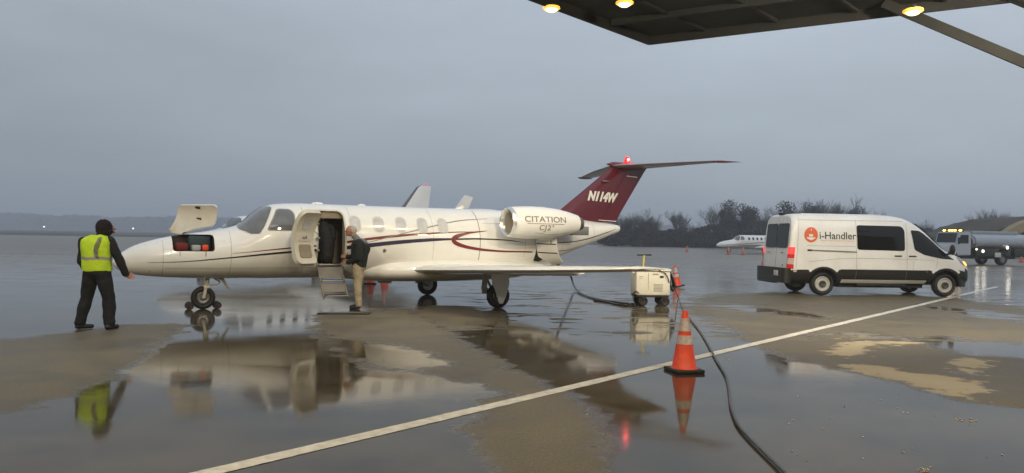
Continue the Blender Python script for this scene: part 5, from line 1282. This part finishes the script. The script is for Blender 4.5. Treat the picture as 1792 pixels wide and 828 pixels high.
TR = [('b0', 1118, 361, 158, 'round bare tree directly right of the maroon tail fin', 1.15), ('b2', 1088, 372, 160, 'bare tree half hidden behind the foot of the maroon tail fin', 1.0), ('b1', 1140, 378, 163, 'lower bare tree on the right flank of the round bare tree', .9),
      ('b1', 1187, 366, 166, 'slim pale bare tree standing alone in the low gap of the tree row', .75), ('b0', 1213, 384, 168, 'small bare tree at the right end of the low gap', .8),
      ('b2', 1257, 352, 160, 'feathery bare tree at the left edge of the dark evergreen mass', .8), ('e0', 1275, 349, 156, 'tall ragged evergreen above the cockpit of the small jet', .8), ('e1', 1306, 356, 160, 'narrow evergreen second in the dark mass above the small jet', 1.0),
      ('b0', 1335, 360, 158, 'broad lower bare tree just left of the van roof', .9), ('e0', 1368, 352, 155, 'dense evergreen above the rear roof corner of the van', .9), ('b2', 1396, 349, 160, 'dense bare tree above the round van logo', 1.1), ('e2', 1424, 354, 157, 'dense evergreen above the van lettering', .8),
      ('b1', 1448, 344, 166, 'pale bare tree rising above the middle of the van roof', .8), ('b0', 1482, 342, 164, 'tall bare tree above the dark van side window', .9), ('e1', 1497, 361, 155, 'small evergreen in front of the tall bare tree above the van', .8), ('b1', 1520, 366, 158, 'last low bare tree above the front half of the van roof', .8),
      ('b2', 1545, 385, 190, 'small bare tree above the van windshield', 1), ('b0', 1625, 382, 200, 'small hazy bare tree over the gap between van and tanker', .9), ('b1', 1600, 388, 205, 'small hazy bare tree just above the van hood', .9), ('b2', 1665, 396, 190, 'low bare tree behind the tanker cab', 1.1),
      ('b0', 1705, 372, 110, 'brown bare tree growing beside the earth covered shelter', .9), ('b1', 1740, 362, 120, 'bare tree on top of the shelter bank, right of the first', .8)]
for i, (k, px, top, Y, lab, wd) in enumerate(TR):
    plant(k, px, top, Y, lab, 'tree', 'trees beyond the apron', 10, i*1.3, wd)
names = ['left of', 'right of']
rng = random.Random(4)
sc_l = ['brown scrub under the maroon fin, leftmost', 'brown scrub below the round bare tree', 'low brown scrub right of the round bare tree', 'brown scrub left of the slim pale tree', 'brown scrub below the slim pale tree', 'brown scrub in the low gap of the tree row', 'brown scrub left of the small jet nose',
        'brown scrub above the small jet nose', 'brown scrub behind the small jet cockpit', 'brown scrub behind the small jet cabin windows', 'brown scrub right before the van rear', 'brown scrub behind the rear of the van']
for i, px in enumerate((1078, 1108, 1136, 1160, 1184, 1206, 1228, 1250, 1274, 1298, 1322, 1350)):
    plant('s%d' % (i % 2), px, 397+rng.uniform(-6, 7), 150+rng.uniform(0, 4), sc_l[i], 'bush', 'scrub along the apron edge', 4, i*.9, 1.5)
plant('s0', 1610, 402, 160, 'brown scrub behind the van hood', 'bush', 'scrub along the apron edge', 4, .4, 2.2); plant('s1', 1650, 405, 160, 'brown scrub behind the tanker lights', 'bush', 'scrub along the apron edge', 4, 1.4, 2.2)
# thick dark undergrowth behind, read as one mass
def thicket(name, label, x0, x1, Y, h0, h1, n, m, size, kind='stuff'):
    rng = random.Random(hash(label) % 1000 if False else len(label)); vs, fs = [], []
    for i in range(n):
        f = rng.random(); x = x0+(x1-x0)*f; h = h0+(h1-h0)*(.5+.5*noise.noise(Vector((x*.013*(40/size if False else 1), 3, 0)))+.35*noise.noise(Vector((x*.06, 7, 0)))); z = h*rng.random()**.7
        y = Y+rng.uniform(-1, 1)*size*5; s = size*rng.uniform(.5, 1.3); a = Vector((rng.gauss(0, 1), rng.gauss(0, 1), rng.gauss(0, 1))).normalized(); b = a.orthogonal().normalized(); c = a.cross(b)
        k = len(vs); p = Vector((x, y, z)); vs += [p+b*s, p+c*s*.7, p-b*s, p-c*s*.7]; fs.append((k, k+1, k+2, k+3))
    me = bpy.data.meshes.new(name); me.from_pydata([tuple(v) for v in vs], [], fs); me.materials.append(M[m]); o = bpy.data.objects.new(name, me); link(o); tag(o, label, 'thicket' if h1 < 12 else 'wood', kind=kind)
thicket('undergrowth', 'dense dark winter undergrowth between the trunks beyond the apron', 20, 130, 164, 2.0, 4.4, 26000, 'leaf_brown', .28)
thicket('undergrowth', 'taller dark undergrowth filling the tree row behind the small jet and the van', 46, 92, 163, 4.2, 7.2, 30000, 'leaf_dark', .28)
thicket('far_wood', 'long low wooded ridge fading into the haze along the horizon', -1100, 240, 1080, 15, 25, 26000, 'wood', 3.5)
# low mass behind so that the ridge is closed
bm = bmesh.new(); prev = None
for k in range(270):
    x = -1150+k*5.3; h = 17+4*noise.noise(Vector((x*.012, 0, 0)))+2*noise.noise(Vector((x*.07, 1, 0)))
    q = [bm.verts.new((x, 1070, 0)), bm.verts.new((x, 1075, h*.85)), bm.verts.new((x, 1095, h)), bm.verts.new((x, 1120, 0))]
    if prev:
        for i in range(3): bm.faces.new((prev[i], q[i], q[i+1], prev[i+1]))
    prev = q
bmesh.ops.recalc_face_normals(bm, faces=bm.faces[:]); tag(fin('hills', bm, 'wood', smooth=60), kind='structure')
for (px, py, l) in ((77, 397, 'tiny white airfield light far left on the grass'), (233, 400, 'tiny white airfield light far off, right of the vest wearer')):
    p = Q(px, py, 420); t = thing('airfield_light', l, 'airfield light', (p.x, p.y, 0))
    bm = bmesh.new(); tube(bm, [(0, 0, 0), (0, 0, p.z)], .12, 6); fin('post', bm, 'steel', t)
    bm = bmesh.new(); ellipsoid(bm, (0, 0, p.z), (.45, .45, .35), None, 10, 8); fin('lamp', bm, 'lamp_white', t)

# ------------------------------------------------------------ haze
bm = bmesh.new(); box(bm, (0, 720, 14.5), (3030, 1600, 31.0))
m = bpy.data.materials.new('haze'); m.use_nodes = True; n = m.node_tree; n.nodes.clear(); o_ = n.nodes.new('ShaderNodeOutputMaterial'); v = n.nodes.new('ShaderNodeVolumePrincipled')
v.inputs['Color'].default_value = (.86, .90, .96, 1); v.inputs['Density'].default_value = .0012; v.inputs['Anisotropy'].default_value = 0
n.links.new(v.outputs[0], o_.inputs['Volume']); M['haze'] = m
hz = fin('haze', bm, 'haze', smooth=0); tag(hz, kind='stuff'); hz['label'] = 'pale grey damp air over the whole airfield'
